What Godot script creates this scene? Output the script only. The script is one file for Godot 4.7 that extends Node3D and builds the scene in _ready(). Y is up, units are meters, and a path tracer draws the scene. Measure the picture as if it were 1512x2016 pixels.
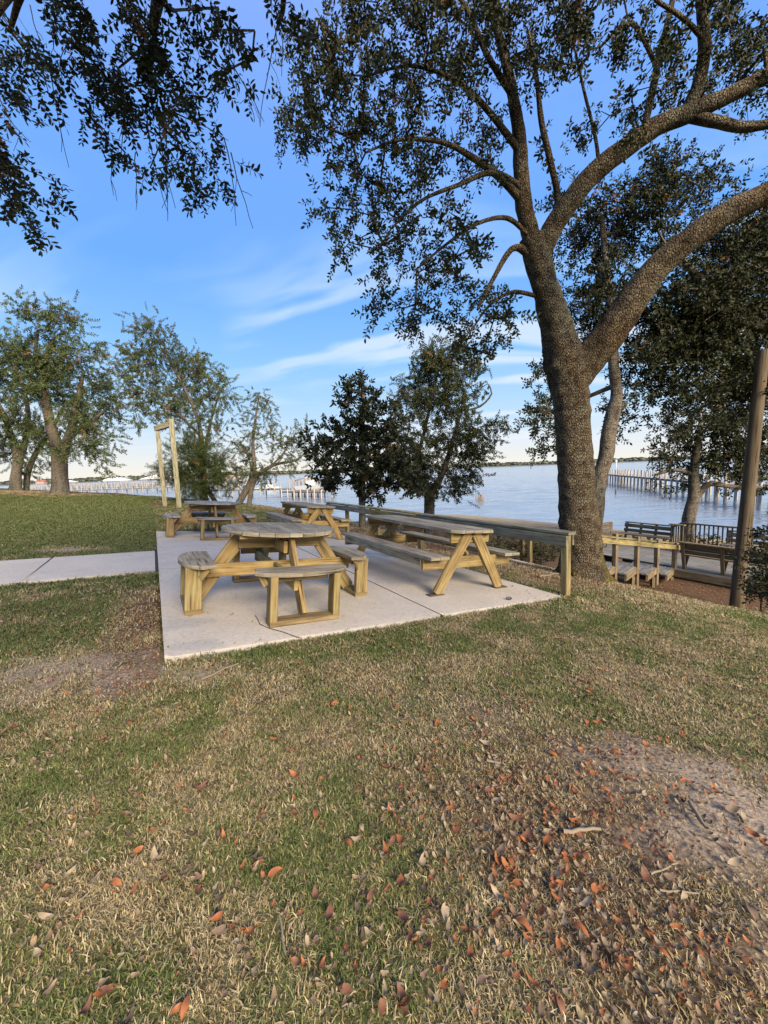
extends Node3D
# Lakeside picnic ground: a concrete patio with timber tables, a big oak, a deck and a bay with piers.
# World: camera above the origin, looking along -z; "f" below is the distance forward (f = -z).

const EYE := 1.35
const FOCAL := 780.0          # pixels of the 1512 x 2016 photograph
const TILT := -0.03698        # tilt of the horizon (radians)
const PITCH := 0.1073         # camera looks down by this much (radians)
const LAKE := -3.0

var rng := RandomNumberGenerator.new()
var nz := FastNoiseLite.new()
var nz2 := FastNoiseLite.new()
var used := {}
var M := {}
var SU := Vector3(0.866, -0.0943, -0.5)      # patio axes: u across, v along (both carry the patio's slope)
var SV := Vector3(-0.5, -0.0033, -0.866)
var S0 := Vector3(-1.67, -0.006, -2.79)      # patio corner
var slab_basis: Basis


# ------------------------------------------------------------------ pixels, terrain
func ray(x: float, y: float) -> Vector3:
	var a := x - 756.0
	var b := y - 1008.0
	var c := cos(TILT)
	var s := sin(TILT)
	var rx := c * a + s * b
	var ry := -s * a + c * b
	var up := -ry * cos(PITCH) - FOCAL * sin(PITCH)
	var fw := FOCAL * cos(PITCH) - ry * sin(PITCH)
	return Vector3(rx / fw, up / fw, -1.0)

func px(x: float, y: float, f: float) -> Vector3:
	return ray(x, y) * f + Vector3(0, EYE, 0)

func sst(a: float, b: float, x: float) -> float:
	var t := clampf((x - a) / (b - a), 0.0, 1.0)
	return t * t * (3.0 - 2.0 * t)

const SHX := [-60.0, -30.0, -20.0, -12.0, -5.0, -2.0, 1.0, 3.6, 6.7, 10.0, 11.7, 14.3, 16.0, 18.3, 24.0, 40.0]
const SHF := [50.0, 46.0, 38.0, 33.5, 30.5, 33.0, 37.0, 37.4, 35.9, 31.6, 27.5, 25.5, 22.7, 20.6, 16.0, 8.0]
func shore(x: float) -> float:
	if x <= SHX[0]: return SHF[0]
	for i in range(1, SHX.size()):
		if x < SHX[i]:
			return lerpf(SHF[i - 1], SHF[i], (x - SHX[i - 1]) / (SHX[i] - SHX[i - 1]))
	return maxf(SHF[-1] - (x - 40.0) * 0.5, -30.0)

func land(x: float, f: float) -> float:
	var s := (x - 2.33) * 0.866 + (f - 5.1) * 0.5
	var p := -0.08 * x - 0.05 * f
	var sl := (-1.67 - x) * 0.866 + (2.79 - f) * 0.5
	p -= 0.035 * clampf(sl, 0.0, 6.0)
	p += 0.3 * exp(-((x + 25.0) * (x + 25.0) + (f - 29.0) * (f - 29.0)) / 40.0)
	p -= sst(0.6, 7.5, s)
	p -= 0.6 * exp(-((x - 7.9) * (x - 7.9) + (f - 10.3) * (f - 10.3)) / 4.5)
	var sd := f - shore(x)
	var b := maxf(LAKE - (0.1 * maxf(sd, -8.0) if sd < 0.0 else 0.12 * sd), -5.0)
	var k := sst(-6.5, -0.5, sd)
	return maxf(p, b) * (1.0 - k) + b * k

func ground(x: float, f: float) -> Vector3:
	return Vector3(x, land(x, f), -f)

func on_slab(u: float, v: float, up := 0.0) -> Vector3:
	return S0 + SU * u + SV * v + Vector3(0, 0.035 + up, 0)

func slab_uv(x: float, f: float) -> Vector2:
	var d := Vector2(x + 1.67, f - 2.79)
	return Vector2(d.dot(Vector2(0.866, 0.5)), d.dot(Vector2(-0.5, 0.866)))

func paved(x: float, f: float) -> bool:
	var q := slab_uv(x, f)
	if q.x > -0.02 and q.x < 4.64 and q.y > -0.02 and q.y < 8.29: return true
	return q.x <= 0.0 and q.x > -8.0 and q.y > 3.28 and q.y < 5.25


# ------------------------------------------------------------------ objects
func numbered(called: String) -> String:
	if not used.has(called):
		used[called] = 0
		return called
	used[called] += 1
	return "%s_%03d" % [called, used[called]]

func tag(o: Node, label: String, category: String, group := "", kind := "") -> Node:
	if label: o.set_meta("label", label)
	if category: o.set_meta("category", category)
	if group: o.set_meta("group", group)
	if kind: o.set_meta("kind", kind)
	return o

func thing(called: String, label: String, category: String, at := Vector3.ZERO, group := "") -> Node3D:
	var o := Node3D.new()
	o.name = numbered(called)
	add_child(o)
	o.position = at
	tag(o, label, category, group)
	return o

func put(mesh: Mesh, m: Material, called: String, parent: Node = null) -> MeshInstance3D:
	var o := MeshInstance3D.new()
	o.mesh = mesh
	o.material_override = m
	if parent == null:
		o.name = numbered(called)
		add_child(o)
	else:
		o.name = called
		parent.add_child(o, true)
	return o

func copy_of(o: Node3D, label: String) -> Node3D:
	var c: Node3D = o.duplicate()
	c.name = numbered(str(o.name).rstrip("0123456789").trim_suffix("_"))
	add_child(c)
	c.set_meta("label", label)
	return c


# ------------------------------------------------------------------ mesh building
class MB:
	var v := PackedVector3Array()
	var n := PackedVector3Array()
	var t := PackedVector2Array()
	var c := PackedColorArray()
	var i := PackedInt32Array()
	var col := Color(1, 1, 1)

	func tri(a: Vector3, b: Vector3, d: Vector3, nn: Vector3, ua := Vector2.ZERO, ub := Vector2.ZERO, ud := Vector2.ZERO) -> void:
		var k := v.size()
		if (d - a).cross(b - a).dot(nn) < 0.0:
			v.append(a); v.append(d); v.append(b)
			t.append(ua); t.append(ud); t.append(ub)
		else:
			v.append(a); v.append(b); v.append(d)
			t.append(ua); t.append(ub); t.append(ud)
		for q in 3:
			n.append(nn); c.append(col); i.append(k + q)

	func quad(a: Vector3, b: Vector3, d: Vector3, e: Vector3, nn: Vector3, ua: Vector2, ub: Vector2, ud: Vector2, ue: Vector2) -> void:
		tri(a, b, d, nn, ua, ub, ud)
		tri(a, d, e, nn, ua, ud, ue)

	# a timber from a to b: w wide (across "side"), h high, with chamfered long edges; uv.x runs along the grain
	func beam(a: Vector3, b: Vector3, w: float, h: float, up := Vector3.UP, ch := 0.006, off := 0.0) -> void:
		var z := (b - a).normalized()
		var x := up.cross(z)
		if x.length() < 0.01: x = Vector3.RIGHT.cross(z)
		x = x.normalized()
		var y := z.cross(x).normalized()
		var hw := w * 0.5
		var hh := h * 0.5
		var ring := [Vector2(hw - ch, hh), Vector2(hw, hh - ch), Vector2(hw, -hh + ch), Vector2(hw - ch, -hh), Vector2(-hw + ch, -hh), Vector2(-hw, -hh + ch), Vector2(-hw, hh - ch), Vector2(-hw + ch, hh)]
		var l := (b - a).length()
		var per := off
		for k in 8:
			var p: Vector2 = ring[k]
			var q: Vector2 = ring[(k + 1) % 8]
			var d := q - p
			var nn := (x * -d.y + y * d.x)
			var mid := (p + q) * 0.5
			if nn.dot(x * mid.x + y * mid.y) < 0.0: nn = -nn
			nn = nn.normalized()
			var w2 := d.length()
			var pa := a + x * p.x + y * p.y
			var qa := a + x * q.x + y * q.y
			quad(pa, qa, qa + z * l, pa + z * l, nn, Vector2(off, per), Vector2(off, per + w2), Vector2(off + l, per + w2), Vector2(off + l, per))
			per += w2
		for e in 2:
			var o := a if e == 0 else b
			var nn := -z if e == 0 else z
			for k in range(1, 7):
				var p0: Vector2 = ring[0]
				var p1: Vector2 = ring[k]
				var p2: Vector2 = ring[k + 1]
				tri(o + x * p0.x + y * p0.y, o + x * p1.x + y * p1.y, o + x * p2.x + y * p2.y, nn, p0 * 0.4, p1 * 0.4, p2 * 0.4)

	# a flat board with the outline poly (x, z), between heights y0 and y1, upper edge eased
	func plate(poly: PackedVector2Array, y0: float, y1: float, along_z := true, off := 0.0, ease_by := 0.005) -> void:
		var cen := Vector2.ZERO
		for p in poly: cen += p
		cen /= poly.size()
		var top := PackedVector2Array()
		for p in poly: top.append(p + (cen - p).normalized() * ease_by)
		var u := func(p: Vector2) -> Vector2: return Vector2(p.y, p.x) + Vector2(off, off * 1.7) if along_z else p + Vector2(off, off * 1.7)
		var m := poly.size()
		for k in range(1, m - 1):
			tri(Vector3(top[0].x, y1, top[0].y), Vector3(top[k].x, y1, top[k].y), Vector3(top[k + 1].x, y1, top[k + 1].y), Vector3.UP, u.call(top[0]), u.call(top[k]), u.call(top[k + 1]))
			tri(Vector3(poly[0].x, y0, poly[0].y), Vector3(poly[k].x, y0, poly[k].y), Vector3(poly[k + 1].x, y0, poly[k + 1].y), Vector3.DOWN, u.call(poly[0]), u.call(poly[k]), u.call(poly[k + 1]))
		for k in m:
			var p := poly[k]
			var q := poly[(k + 1) % m]
			var tp := top[k]
			var tq := top[(k + 1) % m]
			var d := q - p
			var nn := Vector3(d.y, 0, -d.x).normalized()
			var mid := (p + q) * 0.5 - cen
			if nn.x * mid.x + nn.z * mid.y < 0.0: nn = -nn
			var ya := y1 - ease_by
			var a := Vector2(off + k * 0.05, off)
			var l := Vector2(d.length(), 0)
			quad(Vector3(p.x, y0, p.y), Vector3(q.x, y0, q.y), Vector3(q.x, ya, q.y), Vector3(p.x, ya, p.y), nn, a, a + l, a + l + Vector2(0, ya - y0), a + Vector2(0, ya - y0))
			quad(Vector3(p.x, ya, p.y), Vector3(q.x, ya, q.y), Vector3(tq.x, y1, tq.y), Vector3(tp.x, y1, tp.y), (nn + Vector3.UP).normalized(), a, a + l, a + l, a)

	# a smooth tube through points with radii; sides around; bumps from the noise
	func tube(pts: PackedVector3Array, rad: PackedFloat32Array, sides: int, rough := 0.0, noise: FastNoiseLite = null, flare := 0.0) -> void:
		var m := pts.size()
		var side := Vector3.RIGHT
		var base := v.size()
		var len := 0.0
		for k in m:
			var z := (pts[mini(k + 1, m - 1)] - pts[maxi(k - 1, 0)]).normalized()
			side = side - z * side.dot(z)
			if side.length() < 0.05: side = Vector3.FORWARD - z * Vector3.FORWARD.dot(z)
			side = side.normalized()
			var other := z.cross(side)
			if k > 0: len += pts[k].distance_to(pts[k - 1])
			for q in sides + 1:
				var an := TAU * (q % sides) / sides
				var d := side * cos(an) + other * sin(an)
				var r := rad[k]
				if noise:
					r *= 1.0 + rough * noise.get_noise_3dv((pts[k] + d * rad[k]) * 9.0) + rough * 0.8 * noise.get_noise_3dv((pts[k] + d * rad[k]) * 2.5)
				if flare > 0.0 and len < 0.7:
					r += flare * pow(1.0 - len / 0.7, 2.0) * (0.65 + 0.6 * sin(an * 5.0 + 1.0) * 0.6 + 0.3 * sin(an * 3.0))
				v.append(pts[k] + d * r)
				n.append(d)
				t.append(Vector2(an / TAU * 2.0, len))
				c.append(col)
		for k in m - 1:
			for q in sides:
				var a := base + k * (sides + 1) + q
				var b := a + sides + 1
				i.append(a); i.append(b); i.append(a + 1)
				i.append(a + 1); i.append(b); i.append(b + 1)

	func done(smooth := false) -> ArrayMesh:
		var arr := []
		arr.resize(Mesh.ARRAY_MAX)
		arr[Mesh.ARRAY_VERTEX] = v
		arr[Mesh.ARRAY_NORMAL] = n
		arr[Mesh.ARRAY_TEX_UV] = t
		arr[Mesh.ARRAY_COLOR] = c
		arr[Mesh.ARRAY_INDEX] = i
		var a := ArrayMesh.new()
		a.add_surface_from_arrays(Mesh.PRIMITIVE_TRIANGLES, arr)
		if smooth:
			var st := SurfaceTool.new()
			st.create_from(a, 0)
			st.generate_normals()
			return st.commit()
		return a


# one timber as a part (or a thing of its own, without a parent)
func timber(parent: Node, called: String, a: Vector3, b: Vector3, w: float, h: float, tone: Color, up := Vector3.UP, ch := 0.006) -> MeshInstance3D:
	var mb := MB.new()
	var k := rng.randf_range(0.86, 1.12)
	mb.col = Color(tone.r * k * rng.randf_range(0.97, 1.03), tone.g * k, tone.b * k * rng.randf_range(0.95, 1.05))
	mb.beam(a, b, w, h, up, ch, rng.randf() * 7.0)
	return put(mb.done(), M.wood, called, parent)


# ------------------------------------------------------------------ materials
func ramp(stops: Array) -> Gradient:
	var g := Gradient.new()
	var o := PackedFloat32Array()
	var c := PackedColorArray()
	for s in stops:
		o.append(s[0])
		var k: Color = s[1]
		c.append(k.linear_to_srgb())
	g.offsets = o
	g.colors = c
	return g

func noise_tex(kind: int, freq: float, oct: int, size: int, stops: Array, sd := 1, height := 0) -> NoiseTexture2D:
	var n := FastNoiseLite.new()
	n.noise_type = kind
	n.frequency = freq
	n.fractal_octaves = oct
	n.seed = sd
	var t := NoiseTexture2D.new()
	t.width = size
	t.height = height if height else size
	t.seamless = true
	t.generate_mipmaps = false
	t.noise = n
	if stops: t.color_ramp = ramp(stops)
	return t

func grey(a: float) -> Color:
	return Color(a, a, a)

func mat(col: Color, rough: float, tex: Texture2D = null, vertex := false) -> StandardMaterial3D:
	var m := StandardMaterial3D.new()
	m.albedo_color = col.linear_to_srgb()
	m.roughness = rough
	m.metallic_specular = 0.4
	m.vertex_color_use_as_albedo = vertex
	if tex: m.albedo_texture = tex
	return m

func seamless(kind: int, freq: float, oct: int, w: int, h: int, sd: int, cell := -1) -> PackedByteArray:
	var n := FastNoiseLite.new()
	n.noise_type = kind
	n.frequency = freq
	n.fractal_octaves = oct
	n.seed = sd
	if cell >= 0: n.cellular_return_type = cell
	var im := n.get_seamless_image(w, h)
	im.convert(Image.FORMAT_L8)
	return im.get_data()

func grain_image() -> Image:
	# one metre along the grain by one metre across: streaks, coarser bands and weather blotches
	var W := 512
	var streak := seamless(FastNoiseLite.TYPE_SIMPLEX_SMOOTH, 0.03, 4, 96, 1024, 3)
	var band := seamless(FastNoiseLite.TYPE_SIMPLEX_SMOOTH, 0.02, 3, 128, 512, 4)
	var blotch := seamless(FastNoiseLite.TYPE_SIMPLEX_SMOOTH, 0.012, 4, W, W, 5)
	var data := PackedByteArray()
	data.resize(W * W * 3)
	for y in W:
		for x in W:
			var a := streak[((y * 2) % 1024) * 96 + (x * 96) / W] / 255.0
			var b := band[y * 128 + (x * 128) / W] / 255.0
			var c := blotch[y * W + x] / 255.0
			var k := 0.62 + 0.55 * (a - 0.35) + 0.4 * (b - 0.4) + 0.35 * (c - 0.5)
			if a < 0.3: k -= (0.3 - a) * 1.6
			k = clampf(k, 0.12, 1.0)
			var g := clampf((c - 0.45) * 1.2, 0.0, 0.3)
			var o := (y * W + x) * 3
			data[o] = int(255.0 * clampf(pow(k * (1.0 - g * 0.25), 0.4545), 0.0, 1.0))
			data[o + 1] = int(255.0 * clampf(pow(k, 0.4545), 0.0, 1.0))
			data[o + 2] = int(255.0 * clampf(pow(k * (1.0 + g * 0.1), 0.4545), 0.0, 1.0))
	return Image.create_from_data(W, W, false, Image.FORMAT_RGB8, data)

func bark_images(tone: Color, lichen: Color, sd: int) -> Array:
	# upright plates between dark fissures, with pale lichen flecks: colour and relief
	var W := 512
	var cell := seamless(FastNoiseLite.TYPE_CELLULAR, 0.055, 1, W, 256, sd, FastNoiseLite.RETURN_DISTANCE2_SUB)
	var fine := seamless(FastNoiseLite.TYPE_SIMPLEX_SMOOTH, 0.05, 4, W, W, sd + 1)
	var patch := seamless(FastNoiseLite.TYPE_SIMPLEX_SMOOTH, 0.009, 3, W, W, sd + 2)
	var spot := seamless(FastNoiseLite.TYPE_SIMPLEX_SMOOTH, 0.075, 3, W, W, sd + 3)
	var data := PackedByteArray()
	data.resize(W * W * 3)
	var rel := PackedByteArray()
	rel.resize(W * W)
	for y in W:
		for x in W:
			var f := fine[y * W + x] / 255.0
			var p := patch[y * W + x] / 255.0
			var sx := (x + int(14.0 * (p - 0.5)) + int(10.0 * (f - 0.5)) + W) % W
			var c := cell[(y / 2) * W + sx] / 255.0
			var s := spot[y * W + x] / 255.0
			var plate := clampf(c * 2.6, 0.0, 1.0)
			var k := (0.16 + 0.55 * plate) * (0.5 + f) * (0.65 + 0.7 * p)
			var col := tone * k
			col.r *= 1.0 + 0.25 * (0.5 - p)
			var li := clampf((s - 0.58) * 8.0, 0.0, 1.0) * clampf((p - 0.3) * 4.0, 0.0, 1.0)
			col = col.lerp(lichen * (0.75 + 0.5 * f), li * 0.95)
			var o := (y * W + x) * 3
			data[o] = int(255.0 * clampf(pow(col.r, 0.4545), 0.0, 1.0))
			data[o + 1] = int(255.0 * clampf(pow(col.g, 0.4545), 0.0, 1.0))
			data[o + 2] = int(255.0 * clampf(pow(col.b, 0.4545), 0.0, 1.0))
			rel[y * W + x] = int(255.0 * clampf(plate * 0.75 + f * 0.3 - 0.05, 0.0, 1.0))
	return [Image.create_from_data(W, W, false, Image.FORMAT_RGB8, data), Image.create_from_data(W, W, false, Image.FORMAT_L8, rel)]

func make_materials() -> void:
	var SX := FastNoiseLite.TYPE_SIMPLEX_SMOOTH
	# timber: grain streaks along u, multiplied by the colour of each piece
	var grain := ImageTexture.create_from_image(grain_image())
	var w := mat(Color.WHITE, 0.82, grain, true)
	w.uv1_scale = Vector3(0.5, 1.0, 1)
	w.heightmap_enabled = true
	w.heightmap_texture = grain
	w.heightmap_scale = 0.3
	w.metallic_specular = 0.3
	M.wood = w
	# concrete
	var con := noise_tex(SX, 0.02, 6, 1024, [[0.0, grey(0.74)], [0.4, Color(0.93, 0.92, 0.9)], [0.6, grey(1.0)], [1.0, grey(0.86)]], 8)
	var co := mat(Color.WHITE, 0.9, con, true)
	co.uv1_triplanar = true
	co.uv1_world_triplanar = true
	co.uv1_scale = Vector3(0.8, 0.8, 0.8)
	co.heightmap_enabled = true
	co.heightmap_texture = noise_tex(SX, 0.12, 3, 512, [], 9)
	co.heightmap_scale = 0.15
	co.metallic_specular = 0.25
	M.concrete = co
	# soil under the grass
	var so := noise_tex(SX, 0.03, 6, 1024, [[0.0, grey(0.35)], [0.4, grey(0.75)], [0.6, grey(1.0)], [0.8, Color(1.25, 1.2, 1.1)], [1.0, grey(0.8)]], 12)
	var sm := mat(Color.WHITE, 0.95, so, true)
	sm.uv1_triplanar = true
	sm.uv1_world_triplanar = true
	sm.uv1_scale = Vector3(1.3, 1.3, 1.3)
	sm.heightmap_enabled = true
	sm.heightmap_texture = noise_tex(SX, 0.05, 5, 512, [], 13)
	sm.heightmap_scale = 0.5
	sm.metallic_specular = 0.15
	M.soil = sm
	# bark
	for b in [["bark", Color(0.165, 0.118, 0.072), Color(0.42, 0.37, 0.26), 6.0, 1.3], ["bark_grey", Color(0.175, 0.135, 0.098), Color(0.36, 0.33, 0.27), 2.0, 1.2]]:
		var im := bark_images(b[1], b[2], 21 + int(b[3]))
		var bm := mat(Color.WHITE, 0.92, ImageTexture.create_from_image(im[0]), true)
		bm.uv1_triplanar = true
		bm.uv1_world_triplanar = true
		bm.uv1_scale = Vector3.ONE * float(b[4])
		bm.heightmap_enabled = true
		bm.heightmap_texture = ImageTexture.create_from_image(im[1])
		bm.heightmap_scale = b[3]
		bm.metallic_specular = 0.2
		M[b[0]] = bm
	M.twig = mat(Color(0.075, 0.06, 0.045), 0.9)
	# leaves: colour of each spray comes with the copy
	var lf := mat(Color.WHITE, 0.6, null, true)
	lf.backlight_enabled = true
	lf.backlight = Color(0.22, 0.3, 0.1)
	lf.metallic_specular = 0.28
	M.leaf = lf
	var gr := mat(Color.WHITE, 0.75, null, true)
	gr.backlight_enabled = true
	gr.backlight = Color(0.3, 0.32, 0.15)
	gr.metallic_specular = 0.25
	M.grass = gr
	var dl := noise_tex(SX, 0.05, 4, 256, [[0.0, grey(0.6)], [0.5, grey(1.0)], [1.0, grey(0.75)]], 31)
	var dm := mat(Color.WHITE, 0.6, dl, true)
	dm.uv1_scale = Vector3(1, 1, 1)
	M.dry_leaf = dm
	# water
	var wt := mat(Color(0.16, 0.195, 0.25), 0.14)
	wt.metallic_specular = 0.5
	wt.normal_enabled = true
	var wn := noise_tex(SX, 0.02, 4, 512, [], 41)
	wn.as_normal_map = true
	wn.bump_strength = 6.0
	wt.normal_texture = wn
	wt.normal_scale = 0.26
	wt.uv1_triplanar = true
	wt.uv1_world_triplanar = true
	wt.uv1_scale = Vector3(0.11, 0.11, 0.3)
	M.water = wt
	M.metal_dark = mat(Color(0.02, 0.02, 0.022), 0.5)
	var wp := mat(Color.WHITE, 0.8, noise_tex(SX, 0.03, 4, 256, [[0.0, grey(0.7)], [1.0, grey(1.0)]], 51), true)
	wp.uv1_triplanar = true
	wp.uv1_world_triplanar = true
	M.plain = wp


# ------------------------------------------------------------------ sky
func build_sky() -> Sky:
	var W := 2048
	var H := 1024
	var data := PackedByteArray()
	data.resize(W * H * 3)
	var n1 := FastNoiseLite.new()
	n1.noise_type = FastNoiseLite.TYPE_SIMPLEX_SMOOTH
	n1.frequency = 1.0
	n1.fractal_octaves = 5
	n1.seed = 5
	var stops := [[0.0, Color8(232, 229, 220)], [0.05, Color8(215, 225, 233)], [0.12, Color8(182, 213, 240)], [0.25, Color8(140, 192, 243)], [0.42, Color8(108, 166, 241)], [0.6, Color8(114, 164, 240)], [0.85, Color8(144, 168, 236)], [1.0, Color8(148, 170, 236)]]
	for y in H:
		var el := PI * 0.5 - PI * (y + 0.5) / H
		var sy := sin(el)
		var base: Color = stops[0][1]
		for k in range(1, stops.size()):
			if sy <= stops[k][0]:
				var t: float = clampf((sy - stops[k - 1][0]) / (stops[k][0] - stops[k - 1][0]), 0.0, 1.0)
				base = Color(stops[k - 1][1]).lerp(stops[k][1], t)
				break
			base = stops[k][1]
		if sy < 0.0: base = Color8(190, 196, 200)
		var low: float = clampf(1.0 - sy / 0.16, 0.0, 1.0)
		for x in W:
			var c := base
			if sy > -0.02:
				var az := TAU * (x + 0.5) / W           # 0 looks along -z, growing to the right (+x)
				var ca := cos(az)
				var sa := sin(az)
				var k := 1.0 / (maxf(sy, 0.0) + 0.12)
				var pxx := sa * k
				var pz := ca * k
				# thin high cloud in long streaks
				var warp := n1.get_noise_2d(pxx * 0.25 + 9.0, pz * 0.25) * 0.5
				var a := n1.get_noise_3d(pxx * 0.5 + warp * 0.9, pz * 3.2 + pxx * 0.6 + warp * 2.0, 1.7)
				var b := n1.get_noise_2d(pxx * 0.3 + 30.0, pz * 0.35 + 7.0)
				var cl := clampf((a + 0.12) * 2.6, 0.0, 1.0) * clampf(b * 2.0 + 0.62, 0.0, 1.0) * clampf(1.3 - sy * 1.9, 0.0, 1.0)
				cl *= clampf(sy * 8.0 + 0.3, 0.0, 1.0)
				c = c.lerp(Color8(222, 230, 244), minf(cl * 0.95, 0.7))
				c = c.lerp(Color8(240, 228, 208), low * low * (0.30 - 0.25 * sa * ca + 0.1 * b))
			c = (c.srgb_to_linear() * 0.78).linear_to_srgb()
			var o := (y * W + x) * 3
			data[o] = int(c.r * 255.0)
			data[o + 1] = int(c.g * 255.0)
			data[o + 2] = int(c.b * 255.0)
	var img := Image.create_from_data(W, H, false, Image.FORMAT_RGB8, data)
	var pm := PanoramaSkyMaterial.new()
	pm.panorama = ImageTexture.create_from_image(img)
	pm.energy_multiplier = 1.0
	var s := Sky.new()
	s.sky_material = pm
	return s

# ------------------------------------------------------------------ ground
const SAND := [[-2.2, 2.6, 0.5, 0.8], [-1.75, 2.62, 0.3, 0.5], [1.5, 1.55, 0.5, 1.0], [1.75, 1.25, 0.5, 1.0], [1.15, 1.75, 0.35, 0.6], [-6.1, 7.36, 0.42, 0.9], [-5.6, 7.45, 0.3, 0.6], [-1.3, 2.66, 0.22, 0.7], [0.45, 2.3, 0.4, 0.35]]

# (sand, green, mulch) shares of the ground at a place
func cover(x: float, f: float) -> Vector3:
	var a := nz.get_noise_2d(x * 1.1, f * 1.1)
	var b := nz.get_noise_2d(x * 4.0 + 50.0, f * 4.0)
	var sand := 0.0
	for q in SAND:
		var d := Vector2(x - q[0], (f - q[1]) * 1.4).length() / float(q[2])
		sand = maxf(sand, float(q[3]) * clampf(1.5 - d + b * 0.9 + a * 0.4, 0.0, 1.0))
	var uv := slab_uv(x, f)
	var green := 0.64 + a * 0.65 + b * 0.7
	if uv.x < 0.0: green += 0.3 * sst(-1.0, 3.0, uv.y) + 0.42 * sst(5.0, 7.0, uv.y)
	if f > 9.0: green += 0.2
	if uv.x < 0.0 and uv.y > 6.0: green = maxf(green, 0.82 + b * 0.2)
	var mul := 0.0
	if uv.x > 4.6: mul = sst(4.6, 5.6, uv.x + a * 0.9) * ((1.0 - sst(-0.5, 0.5, a - uv.y)) * 0.5 + (1.0 - sst(0.6, 1.8, a + b * 0.5 - uv.y)) * 0.48)
	if uv.x > -0.55 and uv.x < 0.0 and uv.y < 2.4 and uv.y > -0.4: mul = maxf(mul, clampf(0.75 + a + b, 0.0, 1.0) * sst(-0.55, -0.2, uv.x))
	mul = maxf(mul, clampf(1.3 - Vector2(x - 0.75, f - 1.45).length() / 0.75 + b * 0.6, 0.0, 0.8))
	mul = maxf(mul, sst(7.5, 4.5, Vector2(x + 26.0, f - 30.5).length() + a * 2.0))
	mul = maxf(mul, sst(0.9, 0.5, Vector2(x + 11.4, (f - 19.9) * 1.2).length()))
	if f > 12.0 and x > -3.0: mul = maxf(mul, 0.6)
	green = clampf(green, 0.0, 1.0) * (1.0 - mul) * (1.0 - sand)
	return Vector3(clampf(sand, 0.0, 1.0), green, clampf(mul, 0.0, 1.0))

func build_ground() -> void:
	var nx := 330
	var nf := 330
	var mb := MB.new()
	for j in nf + 1:
		var tj := 2.0 * j / nf - 1.0
		var f := 2.6 + 2.3 * sinh(3.75 * tj)
		for i in nx + 1:
			var ti := 2.0 * i / nx - 1.0
			var x := 2.53 * sinh(3.75 * ti)
			var y := land(x, f)
			var q := cover(x, f)
			var b := nz2.get_noise_2d(x * 6.0, f * 6.0)
			if Vector2(x, f - 3.0).length() < 9.0 and not paved(x, f): y += 0.012 * b
			if paved(x, f): y -= 0.08
			if Vector2(x + 11.4, f - 19.9).length() < 0.9: y += 0.12 * sst(0.9, 0.1, Vector2(x + 11.4, f - 19.9).length())
			var c := Color(0.1, 0.072, 0.043).lerp(Color(0.19, 0.145, 0.085), clampf(0.5 + b, 0.0, 1.0))
			c = c.lerp(Color(0.11, 0.13, 0.04), q.y * 0.85)
			c = c.lerp(Color(0.13, 0.072, 0.045), q.z * 0.8)
			c = c.lerp(Color(0.36, 0.29, 0.22), q.x * 0.85)
			var beach := sst(-13.0, -9.0, f - shore(x) + b * 2.0) if x > -1.0 else sst(-1.6, -0.6, f - shore(x))
			c = c.lerp(Color(0.36, 0.29, 0.19), beach)
			c = c.lerp(Color(0.2, 0.16, 0.11), sst(-0.8, 0.2, f - shore(x)))
			mb.v.append(Vector3(x, y, -f))
			mb.n.append(Vector3.UP)
			mb.t.append(Vector2(x, f))
			mb.c.append(c)
	for j in nf:
		for i in nx:
			var a := j * (nx + 1) + i
			var b := a + nx + 1
			mb.i.append(a); mb.i.append(b); mb.i.append(a + 1)
			mb.i.append(a + 1); mb.i.append(b); mb.i.append(b + 1)
	tag(put(mb.done(true), M.soil, "ground"), "sloping lawn and leaf-strewn soil running down to the sandy lake shore", "ground", "", "structure")

func build_water() -> void:
	var mb := MB.new()
	var nx := 420
	var nf := 420
	for j in nf + 1:
		var tj := float(j) / nf
		var f := 12.0 + 14.0 * (exp(tj * 5.3) - 1.0) * 0.28 + 60.0 * pow(tj, 3.0)
		if j == nf: f = 6000.0
		for i in nx + 1:
			var ti := 2.0 * i / nx - 1.0
			var x := 9.0 * sinh(4.2 * ti) * (0.6 + f / 60.0) * 0.8
			var y := LAKE
			if f < 400.0:
				y += 0.08 * nz.get_noise_2d(x * 0.12, f * 0.6) + 0.05 * nz2.get_noise_2d(x * 0.4 + f * 0.1, f * 1.5)
			mb.v.append(Vector3(x, y, -f))
			mb.n.append(Vector3.UP)
			mb.t.append(Vector2(x, f))
			mb.c.append(Color.WHITE)
	for j in nf:
		for i in nx:
			var a := j * (nx + 1) + i
			var b := a + nx + 1
			mb.i.append(a); mb.i.append(b); mb.i.append(a + 1)
			mb.i.append(a + 1); mb.i.append(b); mb.i.append(b + 1)
	tag(put(mb.done(true), M.water, "water"), "rippled blue-grey water of the bay stretching to the far shore", "water", "", "structure")

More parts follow.
